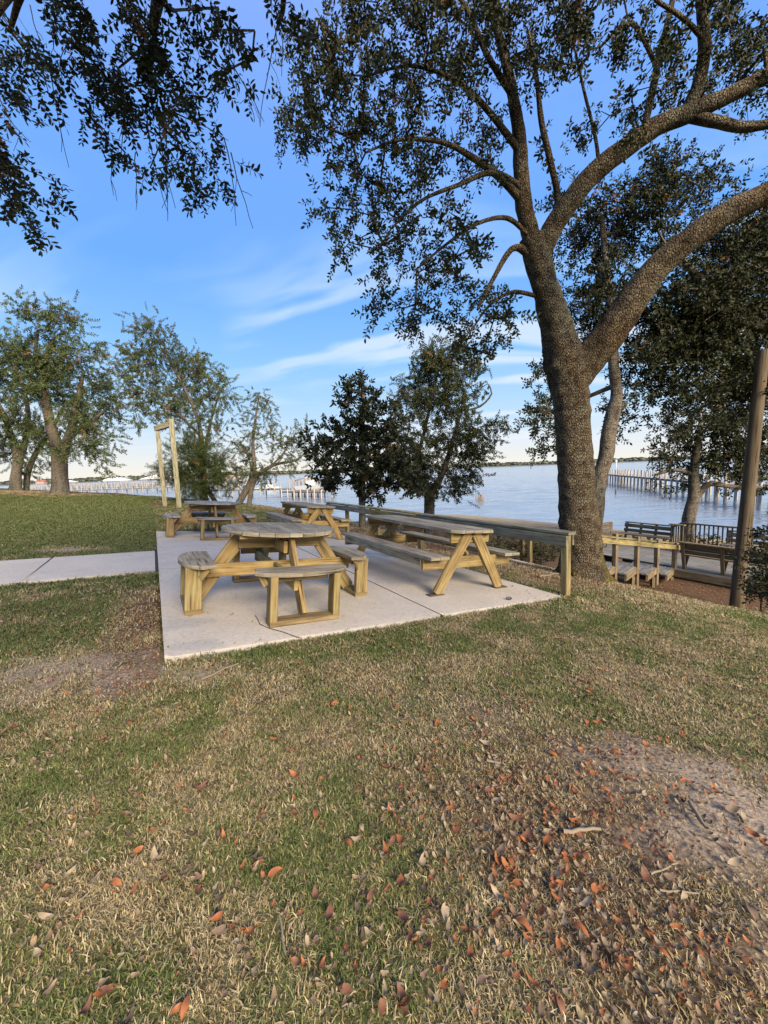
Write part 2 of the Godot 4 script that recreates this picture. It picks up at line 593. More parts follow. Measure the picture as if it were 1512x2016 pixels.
func panel(parent: Node3D, called: String, u0: float, u1: float, v0: float, v1: float, flat: bool) -> void:
	# one cast concrete panel, its top a fine grid so that stains can lie in it
	var mb := MB.new()
	var g := 0.014
	var nu := int((u1 - u0) / 0.07) + 1
	var nv := int((v1 - v0) / 0.07) + 1
	var P := func(u: float, v: float) -> Vector3:
		if flat: return on_slab(u, v)
		var b := on_slab(u, v)
		return Vector3(b.x, land(b.x, -b.z) + 0.03, b.z)
	for j in nv + 1:
		for i in nu + 1:
			var u := lerpf(u0 + g, u1 - g, float(i) / nu)
			var v := lerpf(v0 + g, v1 - g, float(j) / nv)
			var p: Vector3 = P.call(u, v)
			var edge := minf(minf(u - u0, u1 - u), minf(v - v0, v1 - v))
			if edge < 0.02: p.y -= 0.004
			var k := 1.0 + 0.10 * nz.get_noise_2d(p.x * 2.0, p.z * 2.0) + 0.06 * nz2.get_noise_2d(p.x * 9.0, p.z * 9.0)
			var c := Color(0.51, 0.452, 0.375) * k
			# the dull damp patches near the corner and by the round table
			for s in [[0.28, 0.16, 0.2, 0.1], [0.2, 0.75, 0.22, 0.12], [1.6, 1.75, 0.16, 0.05], [2.2, 2.9, 0.5, 0.2]]:
				var d := Vector2((u - s[0]) / s[2], (v - s[1]) / s[3]).length() + nz2.get_noise_2d(u * 5.0, v * 5.0) * 0.7
				if d < 1.0: c = c.lerp(Color(0.33, 0.33, 0.3), 0.55)
			mb.v.append(p)
			mb.n.append(Vector3.UP)
			mb.t.append(Vector2(u, v))
			mb.c.append(c)
	for j in nv:
		for i in nu:
			var a := j * (nu + 1) + i
			var b := a + nu + 1
			mb.i.append(a); mb.i.append(b); mb.i.append(a + 1)
			mb.i.append(a + 1); mb.i.append(b); mb.i.append(b + 1)
	mb.col = Color(0.4, 0.37, 0.33)
	var cs := [P.call(u0 + g, v0 + g), P.call(u1 - g, v0 + g), P.call(u1 - g, v1 - g), P.call(u0 + g, v1 - g)]
	var mid: Vector3 = (cs[0] + cs[2]) * 0.5
	for k in 4:
		var a: Vector3 = cs[k] - Vector3(0, 0.004, 0)
		var b: Vector3 = cs[(k + 1) % 4] - Vector3(0, 0.004, 0)
		var dn := Vector3(0, -0.14, 0)
		var out := ((a + b) * 0.5 - mid)
		out.y = 0
		mb.quad(a, b, b + dn, a + dn, out.normalized(), Vector2.ZERO, Vector2.ZERO, Vector2.ZERO, Vector2.ZERO)
	put(mb.done(true), M.concrete, called, parent)

func build_paving() -> void:
	var p := thing("patio", "rectangular pale concrete patio with joints under the picnic tables", "patio")
	p.set_meta("kind", "structure")
	var cv := [0.0, 3.39, 5.23, 8.27]
	for k in 3:
		panel(p, "panel", 0.0, 2.6, cv[k], cv[k + 1], true)
		panel(p, "panel", 2.6, 4.62, cv[k], cv[k + 1], true)
	for q in [[0.0, 3.39, 4.62, 3.39], [0.0, 5.23, 4.62, 5.23], [2.6, 0.0, 2.6, 8.27], [-0.008, 3.31, -0.008, 5.19]]:
		var fm := MB.new()
		fm.col = Color(0.045, 0.037, 0.028)
		fm.beam(on_slab(q[0], q[1], -0.042), on_slab(q[2], q[3], -0.042), 0.034, 0.07)
		put(fm.done(), M.plain, "joint_filler", p)
	var w := thing("path", "pale concrete footpath crossing the lawn to the patio edge", "path")
	w.set_meta("kind", "structure")
	var cu := [-0.015, -1.5, -4.2, -6.9, -9.6]
	for k in 4: panel(w, "panel", cu[k + 1], cu[k], 3.31, 5.19, false)
	var r := thing("walkway", "short concrete walk behind the patio rail leading down to the deck", "path")
	r.set_meta("kind", "structure")
	panel(r, "panel", 6.9, 8.4, 2.6, 4.6, false)
	panel(r, "panel", 6.9, 8.4, 4.6, 6.6, false)


# ------------------------------------------------------------------ picnic tables
const GREYWOOD := Color(0.37, 0.31, 0.22)
const GOLD := Color(0.37, 0.255, 0.11)
const OLIVE := Color(0.29, 0.225, 0.105)

func disc(r: float, n: int) -> PackedVector2Array:
	var p := PackedVector2Array()
	for k in n: p.append(Vector2(cos(TAU * k / n), sin(TAU * k / n)) * r)
	return p

func rect(x0: float, z0: float, x1: float, z1: float) -> PackedVector2Array:
	return PackedVector2Array([Vector2(x0, z0), Vector2(x1, z0), Vector2(x1, z1), Vector2(x0, z1)])

func board(parent: Node, called: String, poly: PackedVector2Array, y0: float, y1: float, along_z: bool, tone: Color) -> void:
	var mb := MB.new()
	var k := rng.randf_range(0.85, 1.15)
	mb.col = Color(tone.r * k, tone.g * k, tone.b * k * rng.randf_range(0.95, 1.06))
	mb.plate(poly, y0, y1, along_z, rng.randf() * 9.0)
	put(mb.done(), M.wood, called, parent)

func round_table(label: String, u: float, v: float, leg_tone: Color, top_tone: Color) -> Node3D:
	var o := thing("round_picnic_table", label, "picnic table", Vector3.ZERO, "round picnic tables on the patio")
	var top := Node3D.new()
	top.name = "tabletop"
	o.add_child(top)
	var H := 0.82
	var n := 9
	for k in n:
		var x0 := -0.63 + 1.26 * k / n + 0.003
		var x1 := -0.63 + 1.26 * (k + 1) / n - 0.003
		for poly in Geometry2D.intersect_polygons(disc(0.63, 56), rect(x0, -1, x1, 1)):
			board(top, "plank", poly, H - 0.04 + rng.randf_range(-0.001, 0.001), H + rng.randf_range(-0.0015, 0.0015), true, top_tone)
	for s in [-1.0, 1.0]:
		timber(o, "batten", Vector3(-0.5, H - 0.065, s * 0.3), Vector3(0.5, H - 0.065, s * 0.3), 0.09, 0.045, leg_tone)
	# crossing aprons under the top and crossing seat beams
	timber(o, "apron", Vector3(-0.46, H - 0.155, 0.06), Vector3(0.46, H - 0.155, 0.06), 0.04, 0.13, leg_tone)
	timber(o, "apron", Vector3(-0.06, H - 0.165, -0.46), Vector3(-0.06, H - 0.165, 0.46), 0.04, 0.125, leg_tone)
	timber(o, "seat_beam", Vector3(-0.86, 0.375, 0.065), Vector3(0.86, 0.375, 0.065), 0.04, 0.14, leg_tone)
	timber(o, "seat_beam", Vector3(-0.065, 0.36, -0.86), Vector3(-0.065, 0.36, 0.86), 0.04, 0.14, leg_tone.lerp(OLIVE, 0.5))
	for k in 4:
		var a := k * PI * 0.5
		var rd := Vector3(cos(a), 0, sin(a))
		var tg := Vector3(-sin(a), 0, cos(a))
		# slanted leg from the top out to the skid of the bench
		timber(o, "leg", rd * 0.40 + Vector3(0, H - 0.06, 0), rd * 0.90 + Vector3(0, 0.05, 0), 0.045, 0.15, leg_tone, rd)
		var b := Node3D.new()
		b.name = "bench"
		o.add_child(b, true)
		b.basis = Basis(tg, Vector3.UP, tg.cross(Vector3.UP))
		var flip := 1.0 if b.basis.z.dot(rd) > 0.0 else -1.0
		var outline := PackedVector2Array()
		outline.append(Vector2(-0.43, 0.73 * flip))
		outline.append(Vector2(0.43, 0.73 * flip))
		for q in 15:
			var t := lerpf(0.46, -0.46, q / 14.0)
			outline.append(Vector2(t, (0.82 + 0.225 * sqrt(maxf(0.0, 1.0 - pow(t / 0.47, 2.0)))) * flip))
		for w in 2:
			var z0: float = [0.70, 0.885][w]
			var z1: float = [0.879, 1.1][w]
			for poly in Geometry2D.intersect_polygons(outline, rect(-0.6, minf(z0 * flip, z1 * flip), 0.6, maxf(z0 * flip, z1 * flip))):
				board(b, "seat_plank", poly, 0.465, 0.505, false, top_tone)
		for s in [-1.0, 1.0]:
			timber(b, "leg", Vector3(s * 0.31, 0.05, 0.925 * flip), Vector3(s * 0.31, 0.465, 0.925 * flip), 0.07, 0.15, leg_tone.lerp(OLIVE, 0.35), Vector3.BACK)
			timber(b, "brace", Vector3(s * 0.345, 0.36, 0.86 * flip), Vector3(s * 0.39, 0.455, 0.8 * flip), 0.035, 0.06, leg_tone)
		timber(b, "skid", Vector3(-0.345, 0.026, 0.92 * flip), Vector3(0.345, 0.026, 0.92 * flip), 0.16, 0.05, leg_tone.lerp(Color(0.2, 0.15, 0.09), 0.5))
		timber(b, "cleat", Vector3(-0.27, 0.425, 0.83 * flip), Vector3(0.27, 0.425, 0.83 * flip), 0.04, 0.08, leg_tone)
	o.transform = Transform3D(slab_basis, on_slab(u, v))
	return o

func long_table(label: String, u: float, v0: float, v1: float, leg_tone: Color, top_tone: Color) -> Node3D:
	var o := thing("long_picnic_table", label, "picnic table", Vector3.ZERO, "long picnic tables on the patio")
	var L := (v1 - v0) * 0.5
	var top := Node3D.new()
	top.name = "tabletop"
	o.add_child(top)
	var H := 0.83
	for k in 5:
		var x0 := -0.37 + 0.148 * k + 0.003
		var x1 := x0 + 0.142
		var poly := rect(x0, -L, x1, L)
		if k == 0: poly = PackedVector2Array([Vector2(x0, -L + 0.11), Vector2(x0 + 0.1, -L), Vector2(x1, -L), Vector2(x1, L), Vector2(x0 + 0.1, L), Vector2(x0, L - 0.11)])
		if k == 4: poly = PackedVector2Array([Vector2(x0, -L), Vector2(x1 - 0.1, -L), Vector2(x1, -L + 0.11), Vector2(x1, L - 0.11), Vector2(x1 - 0.1, L), Vector2(x0, L)])
		board(top, "plank", poly, H - 0.04 + rng.randf_range(-0.001, 0.001), H + rng.randf_range(-0.002, 0.002), true, top_tone)
	for e in [-1.0, 1.0]:
		var z: float = e * (L - 0.16)
		for s in [-1.0, 1.0]:
			# each leg stands on its own side of the cross pieces
			timber(o, "leg", Vector3(s * 0.06, H - 0.05, z + e * 0.045), Vector3(s * 0.55, 0.012, z + e * 0.045), 0.045, 0.14, leg_tone.lerp(OLIVE, 0.15), Vector3.RIGHT)
			timber(o, "foot_pad", Vector3(s * 0.46, 0.007, z + e * 0.045), Vector3(s * 0.68, 0.007, z + e * 0.045), 0.1, 0.013, Color(0.15, 0.11, 0.075), Vector3.UP, 0.002)
		timber(o, "cross_piece", Vector3(-0.33, H - 0.11, z), Vector3(0.33, H - 0.11, z), 0.04, 0.14, leg_tone)
		timber(o, "seat_beam", Vector3(-0.76, 0.395, z), Vector3(0.76, 0.395, z), 0.04, 0.15, leg_tone)
		timber(o, "brace", Vector3(0, 0.46, z - e * 0.03), Vector3(0, H - 0.07, z - e * 0.5), 0.09, 0.04, leg_tone, Vector3.RIGHT)
	timber(o, "cross_piece", Vector3(-0.33, H - 0.08, 0), Vector3(0.33, H - 0.08, 0), 0.04, 0.08, leg_tone)
	for s in [-1.0, 1.0]:
		var b := Node3D.new()
		b.name = "bench"
		o.add_child(b, true)
		for w in 2:
			var c: float = s * (0.555 + 0.145 * w)
			board(b, "seat_plank", rect(c - 0.0695, -L - 0.03, c + 0.0695, L + 0.03), 0.472, 0.51, true, top_tone)
		timber(b, "side_rail", Vector3(s * 0.755, 0.425, -L + 0.19), Vector3(s * 0.755, 0.425, L - 0.19), 0.036, 0.09, top_tone.lerp(OLIVE, 0.3))
		timber(b, "cleat", Vector3(s * 0.48, 0.45, 0), Vector3(s * 0.73, 0.45, 0), 0.09, 0.042, leg_tone)
	o.transform = Transform3D(slab_basis, on_slab(u, (v0 + v1) * 0.5))
	return o


# ------------------------------------------------------------------ patio rail, deck
func level(u: float, v: float) -> Vector3:
	# a point of the ground in patio coordinates
	var p := on_slab(u, v)
	return Vector3(p.x, land(p.x, -p.z), p.z)

func build_rails() -> void:
	var along := Vector3(SV.x, 0, SV.z).normalized()
	var side := Vector3(SU.x, 0, SU.z).normalized()
	var o := thing("patio_rail", "weathered timber hand rail with wide cap board along the patio beside the oak", "railing")
	var a := on_slab(4.8, 0.03)
	var b := on_slab(4.83, 3.56)
	timber(o, "post", a + along * 0.06 + Vector3(0, -0.25, 0), a + along * 0.06 + Vector3(0, 0.814, 0), 0.095, 0.095, OLIVE * 1.15, along)
	timber(o, "post", b - along * 0.05 + Vector3(0, -0.3, 0), b - along * 0.05 + Vector3(0, 0.804, 0), 0.095, 0.095, OLIVE * 0.8, along)
	timber(o, "cap_board", a + Vector3(0, 0.835, 0) - along * 0.03, b + Vector3(0, 0.825, 0), 0.15, 0.04, Color(0.2, 0.185, 0.13) * 1.05)
	timber(o, "side_board", a + Vector3(0, 0.735, 0) - side * 0.07 - along * 0.005, b + Vector3(0, 0.725, 0) - side * 0.07, 0.038, 0.14, Color(0.235, 0.215, 0.16) * 1.05)
	timber(o, "side_board", a + Vector3(0, 0.735, 0) + side * 0.07, b + Vector3(0, 0.725, 0) + side * 0.07, 0.038, 0.14, Color(0.2, 0.18, 0.12) * 1.05)
	var q := thing("patio_rail", "lighter timber hand rail carrying on from the darker rail towards the small magnolia", "railing")
	var c := on_slab(4.83, 3.575)
	var d := on_slab(4.62, 8.1)
	var tones := [Color(0.33, 0.25, 0.11), Color(0.3, 0.27, 0.19)]
	for k in 2:
		var p0 := c.lerp(d, k * 0.47) + Vector3(0, 0.825, 0)
		var p1 := c.lerp(d, k * 0.53 + 0.465) + Vector3(0, 0.825, 0)
		timber(q, "cap_board", p0 + Vector3(0, 0.01, 0), p1 + Vector3(0, 0.012, 0), 0.15, 0.04, tones[k])
		timber(q, "side_board", p0 - side * 0.06 + Vector3(0, -0.085, 0), p1 - side * 0.06 + Vector3(0, -0.085, 0), 0.038, 0.13, tones[k] * 0.95)
	for t in [0.36, 0.72, 0.98]:
		var p := c.lerp(d, t)
		timber(q, "post", p + Vector3(0, -0.35, 0), p + Vector3(0, 0.81, 0), 0.09, 0.09, OLIVE, along)
	# the lower rail beyond, on the way to the deck
	var r := thing("walk_rail", "low dark timber rail beyond the patio rail, beside the hedge", "railing")
	var pts := []
	for k in [[1043, 1058, 11.3], [1029, 1054, 12.4], [983, 1050, 12.8]]:
		var top := px(k[0], k[1], k[2])
		pts.append(top)
		var g := land(top.x, -top.z)
		timber(r, "post", Vector3(top.x, g - 0.2, top.z), top, 0.11, 0.11, OLIVE * 0.75, along)
	timber(r, "cap_board", pts[0] + Vector3(0, 0.02, 0), pts[2] + Vector3(0, 0.02, 0), 0.14, 0.04, OLIVE)

func bench(label: String, u: float, v0: float, v1: float, y: float, face: float, tone: Color) -> void:
	# a deck bench along v with a slatted back; "face" +1 looks along +u
	var o := thing("deck_bench", label, "bench", Vector3.ZERO, "timber benches on the deck")
	var sd := Vector3(SU.x, 0, SU.z).normalized() * face
	var P := func(v: float, d: float, h: float) -> Vector3:
		var p := on_slab(u, v)
		return Vector3(p.x, y + h, p.z) + sd * d
	timber(o, "top_rail", P.call(v0, -0.1, 0.83), P.call(v1, -0.1, 0.83), 0.12, 0.038, tone * 1.15)
	timber(o, "back_slat", P.call(v0 + 0.01, -0.02, 0.72), P.call(v1 - 0.01, -0.02, 0.72), 0.036, 0.14, tone)
	timber(o, "back_slat", P.call(v0 + 0.01, 0.02, 0.54), P.call(v1 - 0.01, 0.02, 0.54), 0.036, 0.12, tone)
	for k in 3: timber(o, "seat_slat", P.call(v0, 0.14 + 0.13 * k, 0.43), P.call(v1, 0.14 + 0.13 * k, 0.43), 0.122, 0.038, tone * 1.1)
	var n := 4
	for k in n:
		var v := lerpf(v0 + 0.08, v1 - 0.08, k / (n - 1.0))
		timber(o, "back_post", P.call(v, 0.1, 0.0), P.call(v, -0.08, 0.81), 0.04, 0.09, tone, Vector3.UP.cross(sd))
		timber(o, "leg", P.call(v + 0.042, 0.18, 0.0), P.call(v + 0.042, 0.42, 0.41), 0.04, 0.09, tone * 0.85, Vector3.UP.cross(sd))
		timber(o, "seat_bearer", P.call(v, 0.08, 0.385), P.call(v, 0.5, 0.385), 0.04, 0.045, tone * 0.9)

func build_deck() -> void:
	var Y := -1.92
	var deckgrey := Color(0.25, 0.235, 0.215)
	var brown := Color(0.22, 0.165, 0.1)
	var o := thing("lake_deck", "low grey plank deck beside the water carrying timber benches", "deck")
	var at := func(u: float, v: float, y: float) -> Vector3:
		var p := on_slab(u, v)
		return Vector3(p.x, y, p.z)
	for k in 24:
		var u := 13.38 + 0.137 * k
		timber(o, "deck_board", at.call(u, -3.0, Y - 0.02), at.call(u, 6.0 if u > 13.6 else 2.5, Y - 0.02), 0.131, 0.036, deckgrey)
	timber(o, "rim_board", at.call(13.27, -3.0, Y - 0.12), at.call(13.27, 2.5, Y - 0.12), 0.05, 0.22, brown * 1.1)
	for v in [-2.8, -1.0, 0.8, 2.4, 4.2, 5.9]:
		for u in [13.5, 16.4]:
			var p := level(u, v)
			timber(o, "support_post", Vector3(p.x, p.y - 0.3, p.z), Vector3(p.x, Y - 0.04, p.z), 0.14, 0.14, brown * 0.8, Vector3.RIGHT)
	# four shallow steps down to the deck, each a small platform of boards
	var s := thing("deck_steps", "wide shallow timber steps with hand rail leading past the oak to the deck", "steps")
	var posts := [[1212.0, 10.0, 1050.0], [1255.0, 10.5, 1056.0], [1294.0, 11.0, 1062.0], [1329.0, 11.6, 1068.0]]
	for k in 4:
		var q: Array = posts[k]
		var top := px(q[0], q[2], q[1])
		var g := land(top.x, -top.z)
		timber(s, "post", Vector3(top.x, g - 0.25, top.z), top, 0.105, 0.105, brown * 1.15, Vector3(SU.x, 0, SU.z))
		var y0 := px(q[0], 1121.0 + k * 1.0, q[1]).y
		var dir := Vector3(0.72, 0, -0.69)
		var p0 := Vector3(top.x, y0, top.z) - dir * 1.0
		var p1 := Vector3(top.x, y0, top.z) - dir * 0.02
		if k == 0: p0 = p1 - dir * 1.2
		var bk := Vector3(-0.55, 0, -0.83)
		timber(s, "side_board", p0, p1, 0.05, 0.18, brown * 1.25)
		timber(s, "support_post", Vector3(p0.x, g - 0.3, p0.z) + dir * 0.65, Vector3(p0.x, y0 - 0.1, p0.z) + dir * 0.65, 0.09, 0.09, brown)
		for j in 8:
			timber(s, "tread_board", p0 + bk * (0.08 + 0.14 * j) + Vector3(0, 0.085, 0), p1 + bk * (0.08 + 0.14 * j) + Vector3(0, 0.085, 0), 0.133, 0.036, deckgrey * 0.95)
	var r0 := px(1165, 1052, 9.5)
	var r1 := px(1332, 1070, 11.7)
	timber(s, "hand_rail", r0 - Vector3(0, 0.02, 0), r1, 0.13, 0.045, Color(0.24, 0.195, 0.095))
	timber(s, "rail_board", r0 + Vector3(0.03, -0.12, 0.09), r1 + Vector3(0.03, -0.11, 0.09), 0.04, 0.13, Color(0.27, 0.215, 0.1))
	bench("deck bench seen from behind at the edge nearest the leaf-strewn lawn", 13.35, -0.6, 2.35, Y, 1.0, brown * 0.95)
	bench("deck bench with open slatted back beyond the steps, facing the lawn", 16.15, 3.75, 5.5, Y, -1.0, Color(0.14, 0.125, 0.1))
	bench("deck bench beside the balustrade behind the leaning pole", 16.3, -1.0, 2.3, Y, -1.0, Color(0.2, 0.185, 0.15))
	# the end bench runs across, along u
	var e := thing("deck_bench", "dark deck bench across the far end of the deck, next to the oak trunk", "bench", Vector3.ZERO, "timber benches on the deck")
	for k in 3: timber(e, "seat_slat", at.call(13.9, 5.55 - 0.13 * k, Y + 0.43), at.call(15.7, 5.55 - 0.13 * k, Y + 0.43), 0.122, 0.038, brown * 0.8)
	for k in 2: timber(e, "back_slat", at.call(13.9, 5.72, Y + 0.56 + 0.17 * k), at.call(15.7, 5.72, Y + 0.56 + 0.17 * k), 0.036, 0.14, brown * 0.75)
	timber(e, "top_rail", at.call(13.9, 5.76, Y + 0.84), at.call(15.7, 5.76, Y + 0.84), 0.12, 0.038, brown)
	for u in [14.0, 14.8, 15.6]:
		timber(e, "back_post", at.call(u, 5.62, Y), at.call(u, 5.75, Y + 0.82), 0.04, 0.09, brown * 0.8, SU)
		timber(e, "leg", at.call(u, 5.4, Y), at.call(u, 5.3, Y + 0.41), 0.04, 0.09, brown * 0.7, SU)
	var f := thing("balustrade", "dark balustrade of thin upright balusters at the water side of the deck", "railing")
	timber(f, "top_rail", at.call(16.05, 1.5, Y + 1.0), at.call(16.05, 3.5, Y + 1.0), 0.09, 0.045, Color(0.09, 0.08, 0.07))
	timber(f, "bottom_rail", at.call(16.05, 1.5, Y + 0.1), at.call(16.05, 3.5, Y + 0.1), 0.05, 0.05, Color(0.09, 0.08, 0.07))
	for k in 16: timber(f, "baluster", at.call(16.05, 1.55 + 0.125 * k, Y + 0.1), at.call(16.05, 1.55 + 0.125 * k, Y + 0.98), 0.036, 0.036, Color(0.085, 0.075, 0.06))
	timber(f, "brace", at.call(16.05, 3.48, Y + 0.99), at.call(16.0, 3.95, Y + 0.7), 0.04, 0.06, Color(0.1, 0.09, 0.07))
	var scr := thing("deck_screen", "short upright board screen at the end of the far deck bench", "screen")
	for k in 6: timber(scr, "board", at.call(15.75, 3.3 + 0.07 * k, Y), at.call(15.75, 3.3 + 0.07 * k, Y + 0.95), 0.03, 0.055, brown * 0.85, SU)
	timber(scr, "cap_board", at.call(15.75, 3.24, Y + 0.97), at.call(15.75, 3.72, Y + 0.97), 0.16, 0.04, brown)
	# arbor on the lawn
	var w := thing("arbor", "tall bare timber arbor of two thick posts and a cross beam on the lawn", "arbor")
	var pa := ground(-10.93, 19.76)
	var pb := ground(-10.07, 19.46)
	var pale := Color(0.31, 0.27, 0.175)
	timber(w, "post", pa - Vector3(0, 0.3, 0), pa + Vector3(0, 3.72, 0), 0.19, 0.19, pale, SU, 0.012)
	timber(w, "post", pb - Vector3(0, 0.3, 0), pb + Vector3(0, 4.3, 0), 0.22, 0.22, pale * 1.05, SU, 0.012)
	timber(w, "cross_beam", pa + Vector3(0, 3.84, 0) - (pb - pa).normalized() * 0.12, pb + Vector3(0, 4.05, 0) - (pb - pa).normalized() * 0.11, 0.19, 0.24, pale * 0.95)


# ------------------------------------------------------------------ trees
func spray(sd: int, leaves: int, length: float, wide: float, twig: float) -> ArrayMesh:
	var r := RandomNumberGenerator.new()
	r.seed = sd
	var mb := MB.new()
	mb.col = Color(0.9, 0.8, 0.6)
	var bend := Vector3(r.randf_range(-0.25, 0.25), 0, r.randf_range(-0.25, 0.25))
	var at := func(t: float) -> Vector3: return Vector3(0, twig * t, 0) + bend * twig * t * t
	for k in 3:
		var a: Vector3 = at.call(k / 3.0)
		var b: Vector3 = at.call((k + 1) / 3.0)
		for q in 3:
			var d0 := Vector3(cos(TAU * q / 3.0), 0, sin(TAU * q / 3.0)) * 0.0022
			var d1 := Vector3(cos(TAU * (q + 1) / 3.0), 0, sin(TAU * (q + 1) / 3.0)) * 0.0022
			mb.quad(a + d0, a + d1, b + d1 * 0.7, b + d0 * 0.7, (d0 + d1).normalized(), Vector2.ZERO, Vector2.ZERO, Vector2.ZERO, Vector2.ZERO)
	for k in leaves:
		var t := (k + 0.7) / leaves
		var o: Vector3 = at.call(t)
		var an := k * 2.4 + r.randf_range(-0.5, 0.5)
		var out := Vector3(cos(an), r.randf_range(0.1, 0.9) + (1.0 if k == leaves - 1 else 0.0), sin(an)).normalized()
		var sd2 := out.cross(Vector3(r.randf_range(-1, 1), r.randf_range(-1, 1), r.randf_range(-1, 1))).normalized()
		var nn := sd2.cross(out).normalized()
		var l := length * r.randf_range(0.7, 1.15)
		var w := l * wide * r.randf_range(0.85, 1.15)
		var cup := nn * w * r.randf_range(0.05, 0.3)
		var droop := -nn * l * r.randf_range(-0.1, 0.15)
		var g := r.randf_range(0.7, 1.25)
		mb.col = Color(g * r.randf_range(0.85, 1.2), g, g * r.randf_range(0.8, 1.1))
		var p0 := o + out * 0.004
		var a1 := o + out * l * 0.3 + sd2 * w * 0.42 + cup
		var a2 := o + out * l * 0.68 + sd2 * w * 0.45 + cup + droop * 0.5
		var b1 := o + out * l * 0.3 - sd2 * w * 0.42 + cup
		var b2 := o + out * l * 0.68 - sd2 * w * 0.45 + cup + droop * 0.5
		var m1 := o + out * l * 0.5
		var p3 := o + out * l + droop
		for tr in [[p0, a1, m1], [a1, a2, m1], [a2, p3, m1], [p0, m1, b1], [b1, m1, b2], [b2, m1, p3]]:
			var fn: Vector3 = (tr[2] - tr[0]).cross(tr[1] - tr[0]).normalized()
			mb.tri(tr[0], tr[1], tr[2], fn)
	return mb.done()

func spline(pts: Array, step: float) -> Array:
	# Catmull-Rom through [Vector3, radius] pairs
	var out := []
	for k in pts.size() - 1:
		var p0: Vector3 = pts[maxi(k - 1, 0)][0]
		var p1: Vector3 = pts[k][0]
		var p2: Vector3 = pts[k + 1][0]
		var p3: Vector3 = pts[mini(k + 2, pts.size() - 1)][0]
		var n := maxi(2, int(p1.distance_to(p2) / step))
		for q in n:
			var t := float(q) / n
			out.append([p1.cubic_interpolate(p2, p0, p3, t), lerpf(pts[k][1], pts[k + 1][1], t)])
	out.append(pts[-1])
	return out

